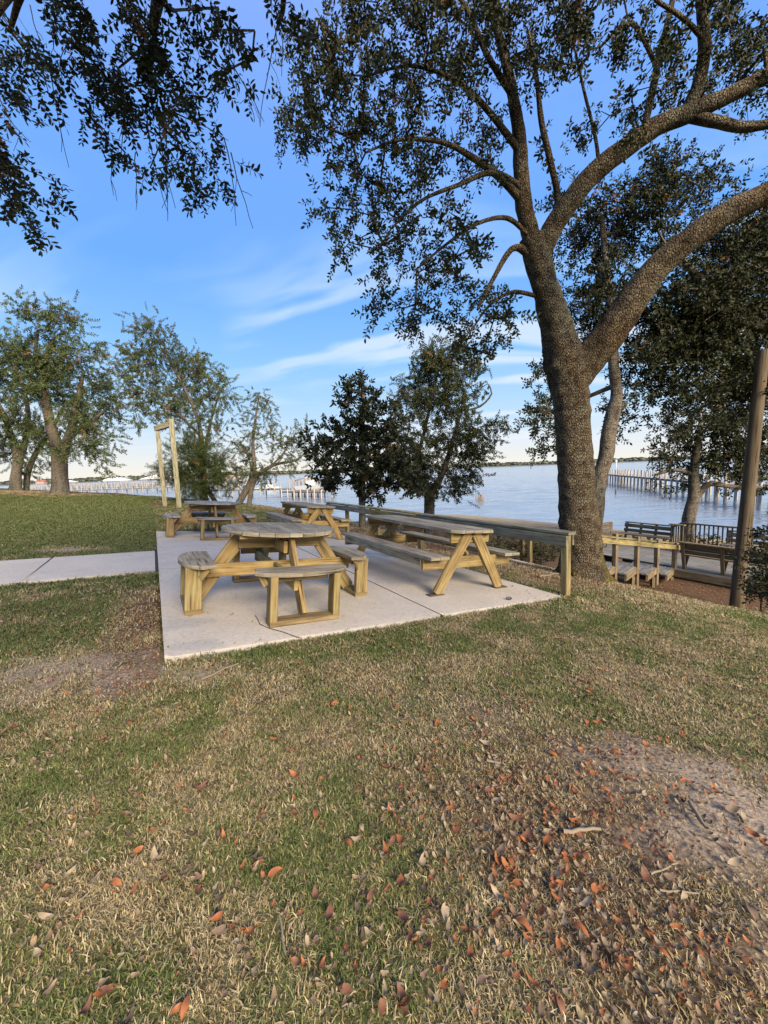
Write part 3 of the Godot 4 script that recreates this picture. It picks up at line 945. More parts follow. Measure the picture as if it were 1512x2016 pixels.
# limbs: arrays of [x, y, f, width] in pixels of the photograph; clumps: [x, y, radius, f, tips]
func tree(called: String, label: String, group: String, limbs: Array, clumps: Array, opt: Dictionary) -> Node3D:
	var first: Array = limbs[0][0]
	var origin: Vector3 = first[0] if first[0] is Vector3 else px(first[0], first[1], first[2])
	var rooted: bool = opt.get("rooted", true)
	if rooted: origin.y = land(origin.x, -origin.z)
	var o := thing(called, label, opt.get("category", "tree"), origin, group)
	var r := RandomNumberGenerator.new()
	r.seed = hash(label)
	var pos := PackedVector3Array()
	var par := PackedInt32Array()
	var wt := PackedFloat32Array()
	var lim := PackedFloat32Array()     # radius of a limb at that node (0 for twigs)
	var trunk := MB.new()
	var step: float = opt.get("step", 0.22)
	for li in limbs.size():
		var raw := []
		for k in limbs[li].size():
			var q: Array = limbs[li][k]
			var p: Vector3 = q[0] if q[0] is Vector3 else px(q[0], q[1], q[2])
			if rooted and li == 0 and k == 0: p.y = land(p.x, -p.z) - 0.12
			raw.append([p - origin, float(q[1]) if q[0] is Vector3 else float(q[3]) * 0.5 * float(q[2]) / FOCAL])
		var sm := spline(raw, step)
		var pp := PackedVector3Array()
		var rr := PackedFloat32Array()
		for s in sm:
			pp.append(s[0])
			rr.append(s[1])
			pos.append(s[0])
			par.append(-1)
			wt.append(0.0)
			lim.append(s[1])
		if opt.has("slim"):
			for k in rr.size(): rr[k] *= float(opt.slim)
		trunk.tube(pp, rr, int(opt.get("sides", 12)) if li < 4 else int(opt.get("sides", 12)) - 4, opt.get("rough", 0.12), nz, opt.get("flare", 0.0) if li == 0 else 0.0)
	# tips
	var tips := []
	for c in clumps:
		var in_world: bool = c[0] is Vector3
		var cen: Vector3 = (c[0] if in_world else px(c[0], c[1], c[3])) - origin
		var rad: float = c[1] if in_world else c[2] * c[3] / FOCAL
		for k in int(c[2] if in_world else c[4]):
			var d := Vector3(r.randfn(), r.randfn() * 0.9, r.randfn() * opt.get("deep", 1.0)) * 0.55
			if d.length() > 1.35: d = d.normalized() * 1.055
			tips.append(cen + d * rad)
	var limb_n := pos.size()
	var keyed := []
	for t in tips:
		var best := 1e9
		for k in range(0, limb_n, 2):
			best = minf(best, pos[k].distance_squared_to(t))
		keyed.append([best, t])
	keyed.sort_custom(func(a, b): return a[0] < b[0])
	var ends := PackedInt32Array()
	var seg: float = opt.get("seg", 0.35)
	var sag: float = opt.get("sag", 0.0)
	for kk in keyed:
		var t: Vector3 = kk[1]
		var best := 1e9
		var bi := 0
		for k in pos.size():
			var dd := pos[k].distance_squared_to(t)
			if dd < best:
				best = dd
				bi = k
		var dist := sqrt(best)
		var n := maxi(1, int(dist / seg))
		var bow := Vector3(r.randfn(), r.randfn(), r.randfn()) * dist * 0.10 + Vector3(0, dist * sag, 0)
		var prev := bi
		var from := pos[bi]
		for q in n:
			var u := float(q + 1) / n
			pos.append(from.lerp(t, u) + bow * sin(PI * u))
			par.append(prev)
			wt.append(0.0)
			lim.append(0.0)
			prev = pos.size() - 1
		ends.append(prev)
	for e in ends: wt[e] += 1.0
	for k in range(pos.size() - 1, limb_n - 1, -1):
		if par[k] >= limb_n: wt[par[k]] += wt[k]
	var tw: float = opt.get("twig", 0.0045)
	var br := MB.new()
	for k in range(limb_n, pos.size()):
		var rb := tw * pow(maxf(wt[k], 1.0), 0.48)
		var p := par[k]
		var ra := tw * pow(wt[p], 0.48) if p >= limb_n else minf(rb * 1.05, lim[p] * 0.8)
		rb = minf(rb, ra)
		var a := pos[p]
		var b := pos[k]
		var z := (b - a).normalized()
		var x := z.cross(Vector3(0.3, 0.2, 0.9)).normalized()
		var y := z.cross(x)
		var sides := 5 if rb > 0.012 else 3
		for q in sides:
			var c0 := cos(TAU * q / sides)
			var s0 := sin(TAU * q / sides)
			var c1 := cos(TAU * (q + 1) / sides)
			var s1 := sin(TAU * (q + 1) / sides)
			var d0 := x * c0 + y * s0
			var d1 := x * c1 + y * s1
			br.quad(a + d0 * ra, a + d1 * ra, b + d1 * rb, b + d0 * rb, (d0 + d1).normalized(), Vector2.ZERO, Vector2.ZERO, Vector2.ZERO, Vector2.ZERO)
	for k in trunk.v.size():
		var p := trunk.v[k] + origin
		var g := 1.0 + 0.9 * nz2.get_noise_3d(p.x * 1.6, p.y * 0.7, p.z * 1.6) + 0.5 * nz.get_noise_3d(p.x * 5.0, p.y * 2.5, p.z * 5.0)
		var red := 1.0 + 0.25 * nz.get_noise_3d(p.x * 2.0 + 9.0, p.y, p.z * 2.0)
		var c := Color(g * red, g, g * (2.0 - red))
		if opt.has("moss"):
			var mo := 0.35 - trunk.v[k].y + 0.5 * nz2.get_noise_3d(p.x * 4.0, p.y * 4.0, p.z * 4.0)
			if mo > 0.0: c = c.lerp(Color(1.1, 1.3, 0.45), minf(mo * 6.0, 0.85))
		trunk.c[k] = c
	if limbs.size() and not opt.get("no_trunk", false): put(trunk.done(true), opt.get("bark", M.bark), "trunk", o)
	if br.v.size(): put(br.done(), opt.get("bark_twig", M.bark_grey), "branches", o)
	# sprays of leaves round the tips
	var sprays: Array = opt.sprays
	var per: int = opt.get("per", 4)
	var spread: float = opt.get("spread", 0.16)
	var lists := []
	for s in sprays: lists.append([])
	var tone: Color = opt.get("tone", Color(0.05, 0.062, 0.026))
	var hang: float = opt.get("hang", 0.2)
	for e in ends:
		var outside: bool = opt.has("big") and pos[e].z + origin.z > -1.2
		var dir := (pos[e] - pos[par[e]]).normalized()
		var tint := r.randf_range(0.75, 1.25)
		for k in per:
			var t := r.randf_range(0.0, 1.0)
			var p := pos[e].lerp(pos[par[e]], t * t * 0.8) + Vector3(r.randfn(), r.randfn(), r.randfn()) * spread * (2.0 if outside else 0.5)
			var ax := (dir * 0.6 + Vector3(r.randfn(), r.randfn(), r.randfn()) * 0.55 + Vector3(0, -hang, 0)).normalized()
			var sx := ax.cross(Vector3(r.randfn(), r.randfn(), r.randfn())).normalized()
			var bs := Basis(sx, ax, sx.cross(ax)) * r.randf_range(0.8, 1.25) * float(opt.big if outside else opt.get("size", 1.0))
			var g := tint * r.randf_range(0.8, 1.2)
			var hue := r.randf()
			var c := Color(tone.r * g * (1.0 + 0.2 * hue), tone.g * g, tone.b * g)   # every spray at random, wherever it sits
			if r.randf() < opt.get("brown", 0.02): c = Color(0.16, 0.085, 0.035)
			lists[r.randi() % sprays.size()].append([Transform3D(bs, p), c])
	for s in sprays.size():
		if lists[s].is_empty(): continue
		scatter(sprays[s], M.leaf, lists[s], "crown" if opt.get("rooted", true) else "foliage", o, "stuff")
	return o

func scatter(mesh: Mesh, m: Material, list: Array, called: String, parent: Node, kind := "stuff") -> MultiMeshInstance3D:
	var mm := MultiMesh.new()
	mm.transform_format = MultiMesh.TRANSFORM_3D
	mm.use_colors = true
	mm.mesh = mesh
	mm.instance_count = list.size()
	for k in list.size():
		mm.set_instance_transform(k, list[k][0])
		mm.set_instance_color(k, list[k][1])
	var o := MultiMeshInstance3D.new()
	o.multimesh = mm
	o.material_override = m
	if kind: o.set_meta("kind", kind)
	if parent == null:
		o.name = numbered(called)
		add_child(o)
	else:
		o.name = called
		parent.add_child(o, true)
	return o
func shade_crown_behind() -> Array:
	# unseen rest of that oak's crown, behind the camera, shaped to shade hanging foliage
	var out := []
	var r := RandomNumberGenerator.new()
	r.seed = 15
	for k in 110:
		var p := Vector3(r.randf_range(-0.6, 8.0), r.randf_range(4.5, 11.5), r.randf_range(0.2, 6.0))
		if p.y > 11.0 - absf(p.x - 3.5) * 0.6 or p.y < 0.52 * (p.z + 9.0) + 0.2: continue  # low clumps skipped to keep the sun on the patio
		out.append([p, r.randf_range(0.6, 1.0), 12])
	return out

func px4(x: float, y: float, f: float, w: float) -> Array:
	return [px(x, y, f), w * 0.5 * f / FOCAL]

func clumps(list: Array, f: float, tips: float, jitter := 0.0) -> Array:
	# [x, y, r] or [x, y, r, extra distance]; more tips in larger clumps
	var out := []
	for q in list:
		var ff := f + (float(q[3]) if q.size() > 3 else rng.randf_range(-jitter, jitter))
		out.append([q[0], q[1], q[2], ff, maxi(2, int(tips * pow(q[2] / 45.0, 2.0)))])
	return out

func build_trees() -> void:
	var sp_near := [spray(1, 13, 0.072, 0.46, 0.2), spray(2, 15, 0.066, 0.44, 0.22), spray(3, 11, 0.075, 0.45, 0.17)]
	var sp_mag := [spray(7, 11, 0.15, 0.42, 0.16), spray(8, 9, 0.16, 0.42, 0.14)]
	var sp_far := [spray(11, 26, 0.085, 0.5, 0.42), spray(12, 30, 0.08, 0.5, 0.46)]
	var sp_needle := [spray(15, 34, 0.075, 0.16, 0.3), spray(16, 38, 0.07, 0.16, 0.32)]
	# the big oak beside the patio
	var limbs := [
		[[1150, 1132, 7.1, 96], [1146, 1085, 7.1, 92], [1139, 1020, 7.1, 85], [1135, 950, 7.1, 80], [1129, 860, 7.1, 76], [1122, 780, 7.1, 80], [1112, 715, 7.1, 92], [1096, 650, 7.05, 70], [1076, 575, 7.0, 56], [1058, 510, 6.95, 56], [1046, 465, 6.9, 54]],
		[[1120, 760, 7.1, 70], [1152, 716, 7.1, 76], [1195, 665, 7.0, 72], [1245, 590, 6.8, 64], [1300, 520, 6.6, 56], [1365, 465, 6.4, 52], [1440, 415, 6.2, 50], [1530, 370, 6.0, 46], [1640, 300, 5.8, 40]],
		[[1060, 510, 6.95, 44], [1085, 455, 6.9, 46], [1115, 408, 6.8, 44], [1165, 345, 6.7, 42], [1230, 292, 6.5, 40], [1295, 248, 6.35, 38], [1355, 224, 6.25, 36], [1420, 195, 6.1, 32], [1490, 160, 6.0, 30], [1580, 110, 5.8, 26]],
		[[1052, 490, 6.95, 40], [1033, 415, 6.9, 36], [1026, 340, 6.85, 33], [1022, 270, 6.8, 28], [1010, 190, 6.7, 23], [990, 100, 6.6, 19], [965, 10, 6.5, 15], [940, -90, 6.4, 10]],
		[[1345, 228, 6.3, 26], [1372, 175, 6.2, 26], [1386, 110, 6.1, 24], [1384, 40, 6.0, 22], [1375, -50, 5.9, 18]],
		[[1350, 228, 6.3, 22], [1410, 240, 6.1, 22], [1470, 250, 5.95, 20], [1560, 235, 5.8, 17]],
		[[1265, 268, 6.4, 14], [1280, 200, 6.5, 15], [1298, 110, 6.6, 14], [1320, 20, 6.6, 11], [1330, -40, 6.6, 8]],
		[[1292, 130, 6.6, 9], [1250, 50, 6.5, 9], [1215, 60, 6.4, 7], [1180, 95, 6.4, 5]],
		[[1092, 440, 6.85, 13], [1098, 390, 6.8, 14], [1082, 310, 6.7, 13], [1066, 240, 6.6, 12], [1056, 150, 6.5, 9], [1040, 60, 6.4, 6]],
		[[1030, 400, 6.9, 18], [985, 350, 6.7, 16], [930, 310, 6.4, 13], [870, 280, 6.2, 10], [790, 275, 6.0, 7], [720, 300, 5.9, 4]],
		[[1024, 300, 6.8, 15], [975, 235, 6.6, 13], [925, 180, 6.4, 11], [870, 145, 6.2, 9], [800, 130, 6.1, 6], [720, 150, 6.0, 4]],
		[[1028, 370, 6.85, 14], [970, 340, 6.6, 12], [900, 365, 6.4, 9], [830, 395, 6.2, 7], [770, 450, 6.1, 4]],
		[[1045, 470, 6.9, 11], [1000, 430, 6.7, 10], [940, 440, 6.5, 8], [880, 480, 6.3, 6], [820, 530, 6.2, 4]],
		[[1042, 500, 6.9, 22], [1008, 490, 6.85, 13], [965, 560, 6.8, 10], [940, 610, 6.7, 6]],
		[[1064, 585, 7.0, 10], [1010, 575, 6.9, 9], [965, 600, 6.8, 6], [935, 640, 6.7, 4]],
		[[1010, 190, 6.7, 14], [960, 110, 6.5, 12], [930, 40, 6.4, 10], [890, -30, 6.3, 7]],
		[[1180, 335, 6.7, 8], [1172, 270, 6.7, 7], [1150, 180, 6.7, 6], [1130, 90, 6.6, 4]],
		[[1395, 90, 6.1, 10], [1350, 40, 5.9, 9], [1290, 0, 5.7, 7]],
	]
	var cl := [[640, 45, 55], [710, 70, 60], [660, 135, 60], [610, 205, 50], [575, 270, 40], [640, 265, 55], [715, 205, 55], [775, 120, 60], [840, 50, 60], [700, 335, 48], [660, 395, 38], [755, 300, 55], [820, 220, 50], [725, 420, 45], [690, 485, 32], [780, 395, 48], [840, 325, 45], [760, 515, 45], [735, 590, 32], [820, 470, 45], [870, 420, 40], [845, 560, 45], [785, 610, 34], [900, 520, 42], [930, 600, 45], [875, 640, 38], [955, 650, 40], [935, 700, 30], [1000, 625, 30], [940, 475, 36], [900, 300, 40], [930, 180, 50], [900, 80, 55], [980, 60, 60], [1060, 50, 60], [1130, 60, 50], [1010, 150, 40], [960, 240, 40], [1090, 130, 42], [1180, 110, 40], [1085, 290, 26], [1150, 270, 28], [1200, 230, 32], [1250, 60, 40], [1275, 170, 32], [1330, 110, 40], [1400, 50, 50], [1470, 60, 55], [1455, 115, 40], [1310, 215, 34], [1420, 150, 36], [1490, 190, 40], [700, -20, 60], [800, -20, 60], [900, -20, 60], [1000, -30, 60], [1120, -20, 55], [1240, -30, 50], [1440, -30, 60], [1540, 40, 60], [1250, 260, 30], [1560, 130, 50], [620, 120, 36], [760, 200, 40], [870, 130, 45], [990, 300, 30], [830, 620, 30], [905, 670, 26]]
	tree("oak_tree", "large forked oak with thick lichen-flecked trunk beside the patio rail", "", limbs, clumps(cl, 6.3, 8.0, 0.7), {"sprays": sp_near, "sides": 48, "flare": 0.26, "rough": 0.10, "slim": 0.82, "moss": true, "per": 5, "spread": 0.17, "step": 0.06, "tone": Color(0.036, 0.045, 0.018), "hang": 0.35, "brown": 0.02, "bark_twig": M.bark})
	# branches of an oak that stands behind the camera, hanging into the picture
	var over := [
		[[Vector3(-2.6, 0, 3.6), 0.42], [Vector3(-2.5, 1.0, 3.5), 0.34], [Vector3(-2.4, 2.2, 3.3), 0.32], [Vector3(-2.0, 3.4, 2.6), 0.24], [Vector3(-1.6, 4.3, 1.2), 0.17], [Vector3(-1.5, 4.7, -0.6), 0.11], px4(330, -200, 2.9, 46), px4(320, -60, 3.4, 26), px4(300, 60, 3.6, 14)],
		[px4(330, -300, 2.5, 40), px4(150, -160, 3.0, 26), px4(60, -60, 3.3, 14), px4(20, 60, 3.5, 7)],
		[px4(330, -260, 2.6, 36), px4(480, -120, 3.2, 22), px4(560, -30, 3.6, 12), px4(545, 60, 3.8, 5)],
		[px4(60, -60, 3.3, 12), px4(-60, 120, 3.2, 9), px4(-20, 260, 3.3, 5), px4(20, 340, 3.3, 3)],
		[[Vector3(-2.4, 2.2, 3.3), 0.24], [Vector3(-1.2, 4.0, 3.6), 0.2], [Vector3(0.6, 5.6, 3.4), 0.15], [Vector3(2.6, 7.0, 3.2), 0.1], [Vector3(4.5, 8.2, 3.0), 0.05]],
		[[Vector3(-2.3, 2.6, 3.2), 0.2], [Vector3(-3.0, 4.6, 3.8), 0.16], [Vector3(-3.4, 6.8, 3.6), 0.1], [Vector3(-3.0, 9.0, 3.0), 0.05]],
		[[Vector3(-1.2, 4.0, 3.6), 0.13], [Vector3(-0.6, 6.2, 4.6), 0.1], [Vector3(0.4, 8.6, 4.6), 0.05]],
	]
	var ocl := [[20, 40, 40], [50, 110, 44], [85, 170, 30], [15, 160, 34], [75, 195, 20], [20, 280, 40], [55, 330, 38], [25, 370, 34], [65, 400, 26], [60, 435, 14], [-20, 330, 50], [150, 15, 45], [235, 20, 50], [200, 90, 44], [260, 110, 50], [180, 170, 40], [250, 190, 44], [320, 60, 50], [330, 140, 42], [390, 110, 36], [420, 50, 34], [190, 240, 30], [250, 255, 28], [300, 230, 24], [440, 125, 20], [480, 60, 22], [500, 95, 18], [355, 215, 16], [400, 190, 20], [380, 250, 22], [430, 265, 24], [410, 320, 20], [365, 345, 16], [425, 360, 16], [385, 385, 10], [245, 300, 14], [300, 340, 8], [120, 20, 30], [560, 20, 26], [590, 60, 18], [220, 150, 40], [130, 100, 18]]
	tree("overhanging_oak", "dark drooping oak branches with small blunt leaves hanging in from above the lawn", "", over, clumps(ocl, 3.45, 6.0, 0.35) + shade_crown_behind(), {"sprays": sp_near, "sides": 12, "flare": 0.2, "per": 4, "spread": 0.11, "seg": 0.22, "step": 0.2, "twig": 0.0022, "tone": Color(0.028, 0.036, 0.015), "hang": 0.9, "sag": 0.12, "size": 0.74, "brown": 0.03, "big": 3.2})
	var bare := thing("bare_twigs", "thin leafless twigs dangling below the overhanging oak branches", "twigs", px(400, 150, 3.6))
	var mb := MB.new()
	var r := RandomNumberGenerator.new()
	r.seed = 77
	for q in [[95, 100, 135, 330], [222, 290, 222, 385], [265, 300, 268, 405], [290, 220, 330, 420], [325, 200, 330, 435], [310, 230, 345, 410], [440, 270, 465, 445], [455, 300, 500, 450], [375, 300, 378, 430], [450, 40, 470, 190], [540, 10, 555, 150], [460, 130, 520, 240], [545, 60, 510, 250], [5, 215, 60, 280], [60, 10, 95, 110], [130, 90, 125, 160], [540, 50, 575, 130], [355, 310, 320, 410], [480, 160, 500, 240]]:
		var pts := PackedVector3Array()
		var rad := PackedFloat32Array()
		var ff := r.randf_range(3.4, 3.8)
		var b0 := r.randf_range(-8, 8)
		for k in 7:
			var t := k / 6.0
			pts.append(px(lerpf(q[0], q[2], t) + b0 * sin(PI * t) + r.randf_range(-2, 2), lerpf(q[1], q[3], t), ff) - bare.position)
			rad.append(lerpf(0.0048, 0.0022, t))
		mb.tube(pts, rad, 4)
		for k in 2:
			var t0 := r.randi_range(2, 4)
			var e := pts[t0] + Vector3(r.randf_range(-0.1, 0.1), r.randf_range(-0.16, -0.05), r.randf_range(-0.05, 0.05))
			mb.tube(PackedVector3Array([pts[t0], (pts[t0] + e) * 0.5 + Vector3(0.01, 0, 0), e]), PackedFloat32Array([0.003, 0.0024, 0.0018]), 3)
	put(mb.done(), M.twig, "twig", bare)
	# slender trunk behind the big oak, and its dark crown
	tree("slender_tree", "slender reddish trunk with a cut stub and dark crown just behind the big oak", "", [
		[[1168, 1010, 10.0, 26], [1178, 960, 10.0, 27], [1192, 905, 10.0, 26], [1199, 850, 10.0, 27], [1210, 800, 10.0, 24], [1214, 770, 10.0, 20], [1208, 720, 10.0, 19], [1205, 640, 10.1, 16], [1195, 540, 10.2, 13], [1185, 430, 10.3, 8]],
		[[1211, 803, 10.0, 14], [1226, 800, 10.0, 12], [1231, 790, 10.0, 9]],
		[[1196, 880, 10.0, 30], [1204, 874, 9.95, 16]],
		[[1205, 660, 10.1, 10], [1260, 560, 10.0, 8], [1310, 480, 9.8, 5]],
		[[1208, 760, 10.1, 9], [1140, 790, 10.6, 7], [1080, 830, 11.0, 4]]],
		clumps([[1180, 420, 48], [1140, 480, 40], [1230, 480, 48], [1180, 560, 52], [1240, 600, 40], [1190, 630, 45], [1290, 410, 50], [1370, 370, 44], [1320, 340, 38], [1070, 780, 30], [1060, 830, 30], [1080, 875, 24], [1240, 790, 30], [1230, 730, 26], [1120, 400, 30], [1250, 390, 40], [1150, 600, 30], [1260, 680, 32], [1075, 740, 22], [1225, 860, 16]], 10.3, 21.0, 0.7), {"sprays": sp_near, "sides": 14, "per": 6, "spread": 0.3, "twig": 0.005, "size": 1.35, "bark": M.bark_grey, "tone": Color(0.028, 0.036, 0.015)})
	# the dark trees at the right edge
	tree("shade_tree", "dark shade tree reaching in over the deck with a pale crooked limb", "", [
		[[1720, 1150, 11.0, 60], [1700, 1000, 11.0, 52], [1690, 850, 10.9, 48], [1670, 720, 10.7, 44], [1620, 640, 10.4, 36], [1512, 642, 9.8, 24], [1455, 628, 9.6, 20], [1410, 605, 9.5, 17], [1385, 560, 9.4, 14], [1360, 530, 9.4, 11], [1335, 505, 9.4, 7]],
		[[1680, 760, 10.8, 34], [1640, 560, 10.4, 26], [1580, 440, 10.2, 18], [1500, 400, 10.0, 10]],
		[[1670, 720, 10.7, 26], [1560, 740, 10.3, 16], [1460, 760, 10.2, 10], [1380, 760, 10.2, 6]]],
		clumps([[1400, 540, 55], [1470, 500, 60], [1440, 590, 55], [1500, 570, 50], [1345, 620, 52], [1400, 680, 55], [1470, 690, 60], [1330, 700, 45], [1290, 680, 36], [1290, 620, 36], [1270, 740, 34], [1500, 760, 50], [1390, 750, 48], [1440, 460, 45], [1500, 440, 45], [1350, 560, 40], [1320, 760, 34], [1420, 640, 45], [1550, 620, 60], [1560, 500, 60], [1450, 760, 48], [1560, 720, 50], [1370, 640, 45], [1330, 480, 34]], 9.9, 25.0, 0.8), {"sprays": sp_near, "sides": 12, "per": 6, "spread": 0.3, "twig": 0.005, "size": 1.35, "tone": Color(0.028, 0.036, 0.015), "bark": M.bark_grey})
	tree("small_oak", "small dark oak with two stems rising through the deck balustrade", "", [
		[[1350, 1062, 15.5, 24], [1358, 1010, 15.5, 22], [1366, 975, 15.5, 20], [1366, 930, 15.5, 17], [1372, 880, 15.5, 12], [1380, 830, 15.5, 8]],
		[[1364, 985, 15.5, 13], [1385, 962, 15.4, 13], [1400, 952, 15.3, 11], [1440, 958, 15.2, 8], [1500, 960, 15.0, 5]],
		[[1366, 935, 15.5, 9], [1330, 925, 15.5, 7], [1290, 935, 15.4, 4]]],
		clumps([[1300, 890, 24], [1350, 850, 38], [1410, 840, 44], [1470, 870, 44], [1400, 890, 38], [1330, 915, 22], [1450, 915, 40], [1290, 930, 14], [1340, 960, 14], [1320, 830, 28], [1500, 900, 40], [1480, 940, 28], [1390, 930, 24], [1430, 800, 34], [1510, 830, 34]], 15.5, 25.0, 0.8), {"sprays": sp_near, "sides": 10, "per": 6, "spread": 0.42, "twig": 0.007, "size": 1.9, "bark": M.bark_grey, "tone": Color(0.028, 0.036, 0.015)})
	# magnolia and the oak behind the rail
	tree("magnolia_tree", "small magnolia with big dark glossy leaves behind the patio rail", "", [
		[[713, 1040, 13.9, 15], [713, 1000, 13.9, 13], [711, 960, 13.9, 12], [710, 900, 13.9, 10], [714, 840, 13.9, 8], [716, 770, 13.9, 5]],
		[[713, 985, 13.9, 8], [735, 965, 13.8, 7], [770, 945, 13.7, 5]],
		[[711, 950, 13.9, 7], [680, 930, 13.9, 5], [640, 925, 13.9, 3]]],
		clumps([[712, 755, 20], [690, 790, 26], [735, 790, 26], [715, 820, 28], [665, 845, 26], [720, 860, 38], [770, 850, 34], [630, 880, 28], [690, 905, 40], [750, 910, 40], [640, 930, 30], [715, 945, 36], [785, 935, 34], [610, 865, 16], [780, 890, 34], [800, 960, 26], [650, 955, 20], [675, 875, 30], [740, 960, 24], [765, 800, 16]], 13.9, 22.0, 0.7), {"sprays": sp_mag, "sides": 8, "per": 6, "spread": 0.3, "twig": 0.006, "size": 1.05, "bark": M.bark_grey, "tone": Color(0.026, 0.033, 0.016), "hang": 0.0})
	tree("shore_oak", "dense dark oak with short forked trunk on the bank beyond the rail", "", [
		[[845, 1030, 19.0, 22], [845, 995, 19.0, 21], [848, 970, 19.0, 18], [868, 940, 19.0, 12], [885, 890, 19.0, 9], [905, 820, 19.0, 6]],
		[[846, 985, 19.0, 13], [830, 955, 19.0, 11], [822, 910, 19.0, 8], [840, 830, 19.0, 6], [860, 740, 19.0, 4]],
		[[905, 810, 19.0, 4], [945, 800, 19.0, 4], [968, 775, 18.9, 3], [960, 755, 18.9, 2]]],
		clumps([[850, 760, 34], [890, 740, 34], [825, 800, 34], [880, 800, 40], [930, 845, 32], [965, 838, 18], [840, 870, 40], [900, 890, 40], [925, 945, 20], [860, 945, 36], [820, 950, 28], [805, 905, 30], [870, 710, 26], [915, 780, 24], [830, 740, 22], [945, 880, 20], [895, 960, 22], [975, 860, 12], [790, 850, 26], [800, 770, 20], [940, 900, 18], [855, 700, 26], [895, 695, 26], [930, 725, 24], [835, 715, 18]], 19.0, 29.0, 0.9), {"sprays": sp_far, "sides": 10, "per": 7, "spread": 0.45, "twig": 0.008, "size": 1.15, "bark": M.bark_grey, "tone": Color(0.04, 0.05, 0.018)})
	# oaks across the lawn
	var g := "oaks along the far edge of the lawn"
	var lo := {"sprays": sp_far, "sides": 14, "per": 8, "spread": 0.8, "seg": 0.6, "step": 0.4, "twig": 0.011, "size": 1.5, "flare": 0.25, "bark": M.bark_grey, "tone": Color(0.058, 0.082, 0.03), "deep": 1.3}
	tree("lawn_oak", "broad oak with pale lit trunk standing on the red mulch bed at the lawn edge", g, [
		[[118, 973, 28.0, 30], [118, 940, 28.0, 27], [117, 910, 28.0, 26], [112, 880, 28.0, 22], [98, 830, 28.0, 17], [88, 770, 28.0, 13], [84, 720, 28.0, 11], [95, 690, 28.0, 8], [108, 670, 28.0, 5]],
		[[120, 895, 28.0, 20], [135, 860, 28.0, 15], [150, 800, 28.0, 10], [165, 730, 28.0, 5]],
		[[84, 735, 28.0, 8], [70, 700, 28.0, 7], [75, 650, 28.0, 4]],
		[[132, 865, 28.0, 9], [180, 830, 28.0, 7], [215, 800, 28.0, 4]]],
		clumps([[95, 640, 38], [65, 615, 24], [120, 625, 24], [60, 690, 36], [125, 710, 38], [170, 700, 30], [150, 765, 42], [200, 760, 32], [95, 780, 36], [170, 830, 40], [215, 800, 26], [130, 880, 24], [185, 885, 28], [208, 930, 16], [60, 760, 32], [150, 640, 14], [225, 860, 16], [105, 740, 30], [140, 820, 30], [190, 860, 26], [80, 720, 26]], 28.0, 23.0, 1.5), lo)
	tree("lawn_oak", "two-stemmed oak behind the red mulch bed, left of the broad pale-trunked one", g, [
		[[30, 966, 30.0, 20], [32, 930, 30.0, 17], [36, 905, 30.0, 17], [26, 870, 30.0, 12], [8, 820, 30.0, 8], [-20, 760, 30.0, 5]],
		[[36, 910, 30.0, 13], [50, 870, 30.0, 10], [55, 810, 30.0, 8], [40, 740, 30.0, 5]],
		[[52, 966, 31.0, 10], [55, 930, 31.0, 10], [72, 890, 31.0, 9], [100, 850, 31.0, 7], [125, 800, 31.0, 5]]],
		clumps([[20, 690, 34], [-20, 740, 40], [25, 770, 36], [10, 830, 34], [50, 840, 30], [-25, 830, 40], [70, 870, 26], [15, 880, 24], [90, 850, 24], [60, 930, 10], [-40, 680, 36], [40, 720, 30], [75, 905, 18], [-20, 890, 30], [40, 660, 18], [110, 900, 18]], 30.0, 23.0, 1.5), lo)
	tree("lawn_oak", "airy oak with several leaning stems behind the timber arbor", g, [
		[[403, 990, 25.0, 13], [402, 960, 25.0, 12], [398, 910, 25.0, 10], [395, 850, 25.0, 8], [380, 800, 25.0, 6], [350, 740, 25.0, 5], [320, 690, 25.0, 3]],
		[[425, 990, 25.4, 9], [410, 965, 25.4, 9], [402, 940, 25.3, 8], [405, 880, 25.3, 7], [415, 830, 25.3, 5], [430, 780, 25.3, 3]],
		[[396, 860, 25.0, 6], [350, 815, 25.0, 5], [300, 790, 25.0, 4], [265, 800, 25.0, 2]]],
		clumps([[295, 655, 26], [325, 680, 34], [280, 705, 30], [365, 715, 34], [250, 740, 24], [310, 755, 38], [375, 770, 38], [425, 755, 26], [440, 795, 24], [270, 830, 16], [345, 820, 26], [420, 840, 22], [400, 730, 28], [345, 790, 26], [255, 700, 18], [450, 830, 12], [235, 770, 18], [290, 790, 26]], 25.0, 38.0, 1.2), {"sprays": sp_far, "sides": 10, "per": 6, "spread": 0.6, "seg": 0.5, "step": 0.4, "twig": 0.009, "size": 1.2, "bark": M.bark_grey, "tone": Color(0.062, 0.082, 0.032), "deep": 1.3})
	tree("cedar_tree", "dense dark green cedar bush at the foot of the airy oak", "", [
		[[396, 990, 24.0, 8], [394, 940, 24.0, 7], [388, 890, 24.0, 5], [382, 850, 24.0, 3]]],
		clumps([[384, 865, 24], [370, 900, 34], [405, 905, 34], [385, 940, 40], [420, 935, 26], [345, 930, 24], [318, 925, 18], [425, 910, 18], [360, 870, 18], [395, 965, 24]], 24.0, 60.0, 0.7), {"sprays": sp_needle, "sides": 8, "per": 8, "spread": 0.35, "twig": 0.008, "size": 1.5, "bark": M.bark_grey, "tone": Color(0.035, 0.055, 0.014)})
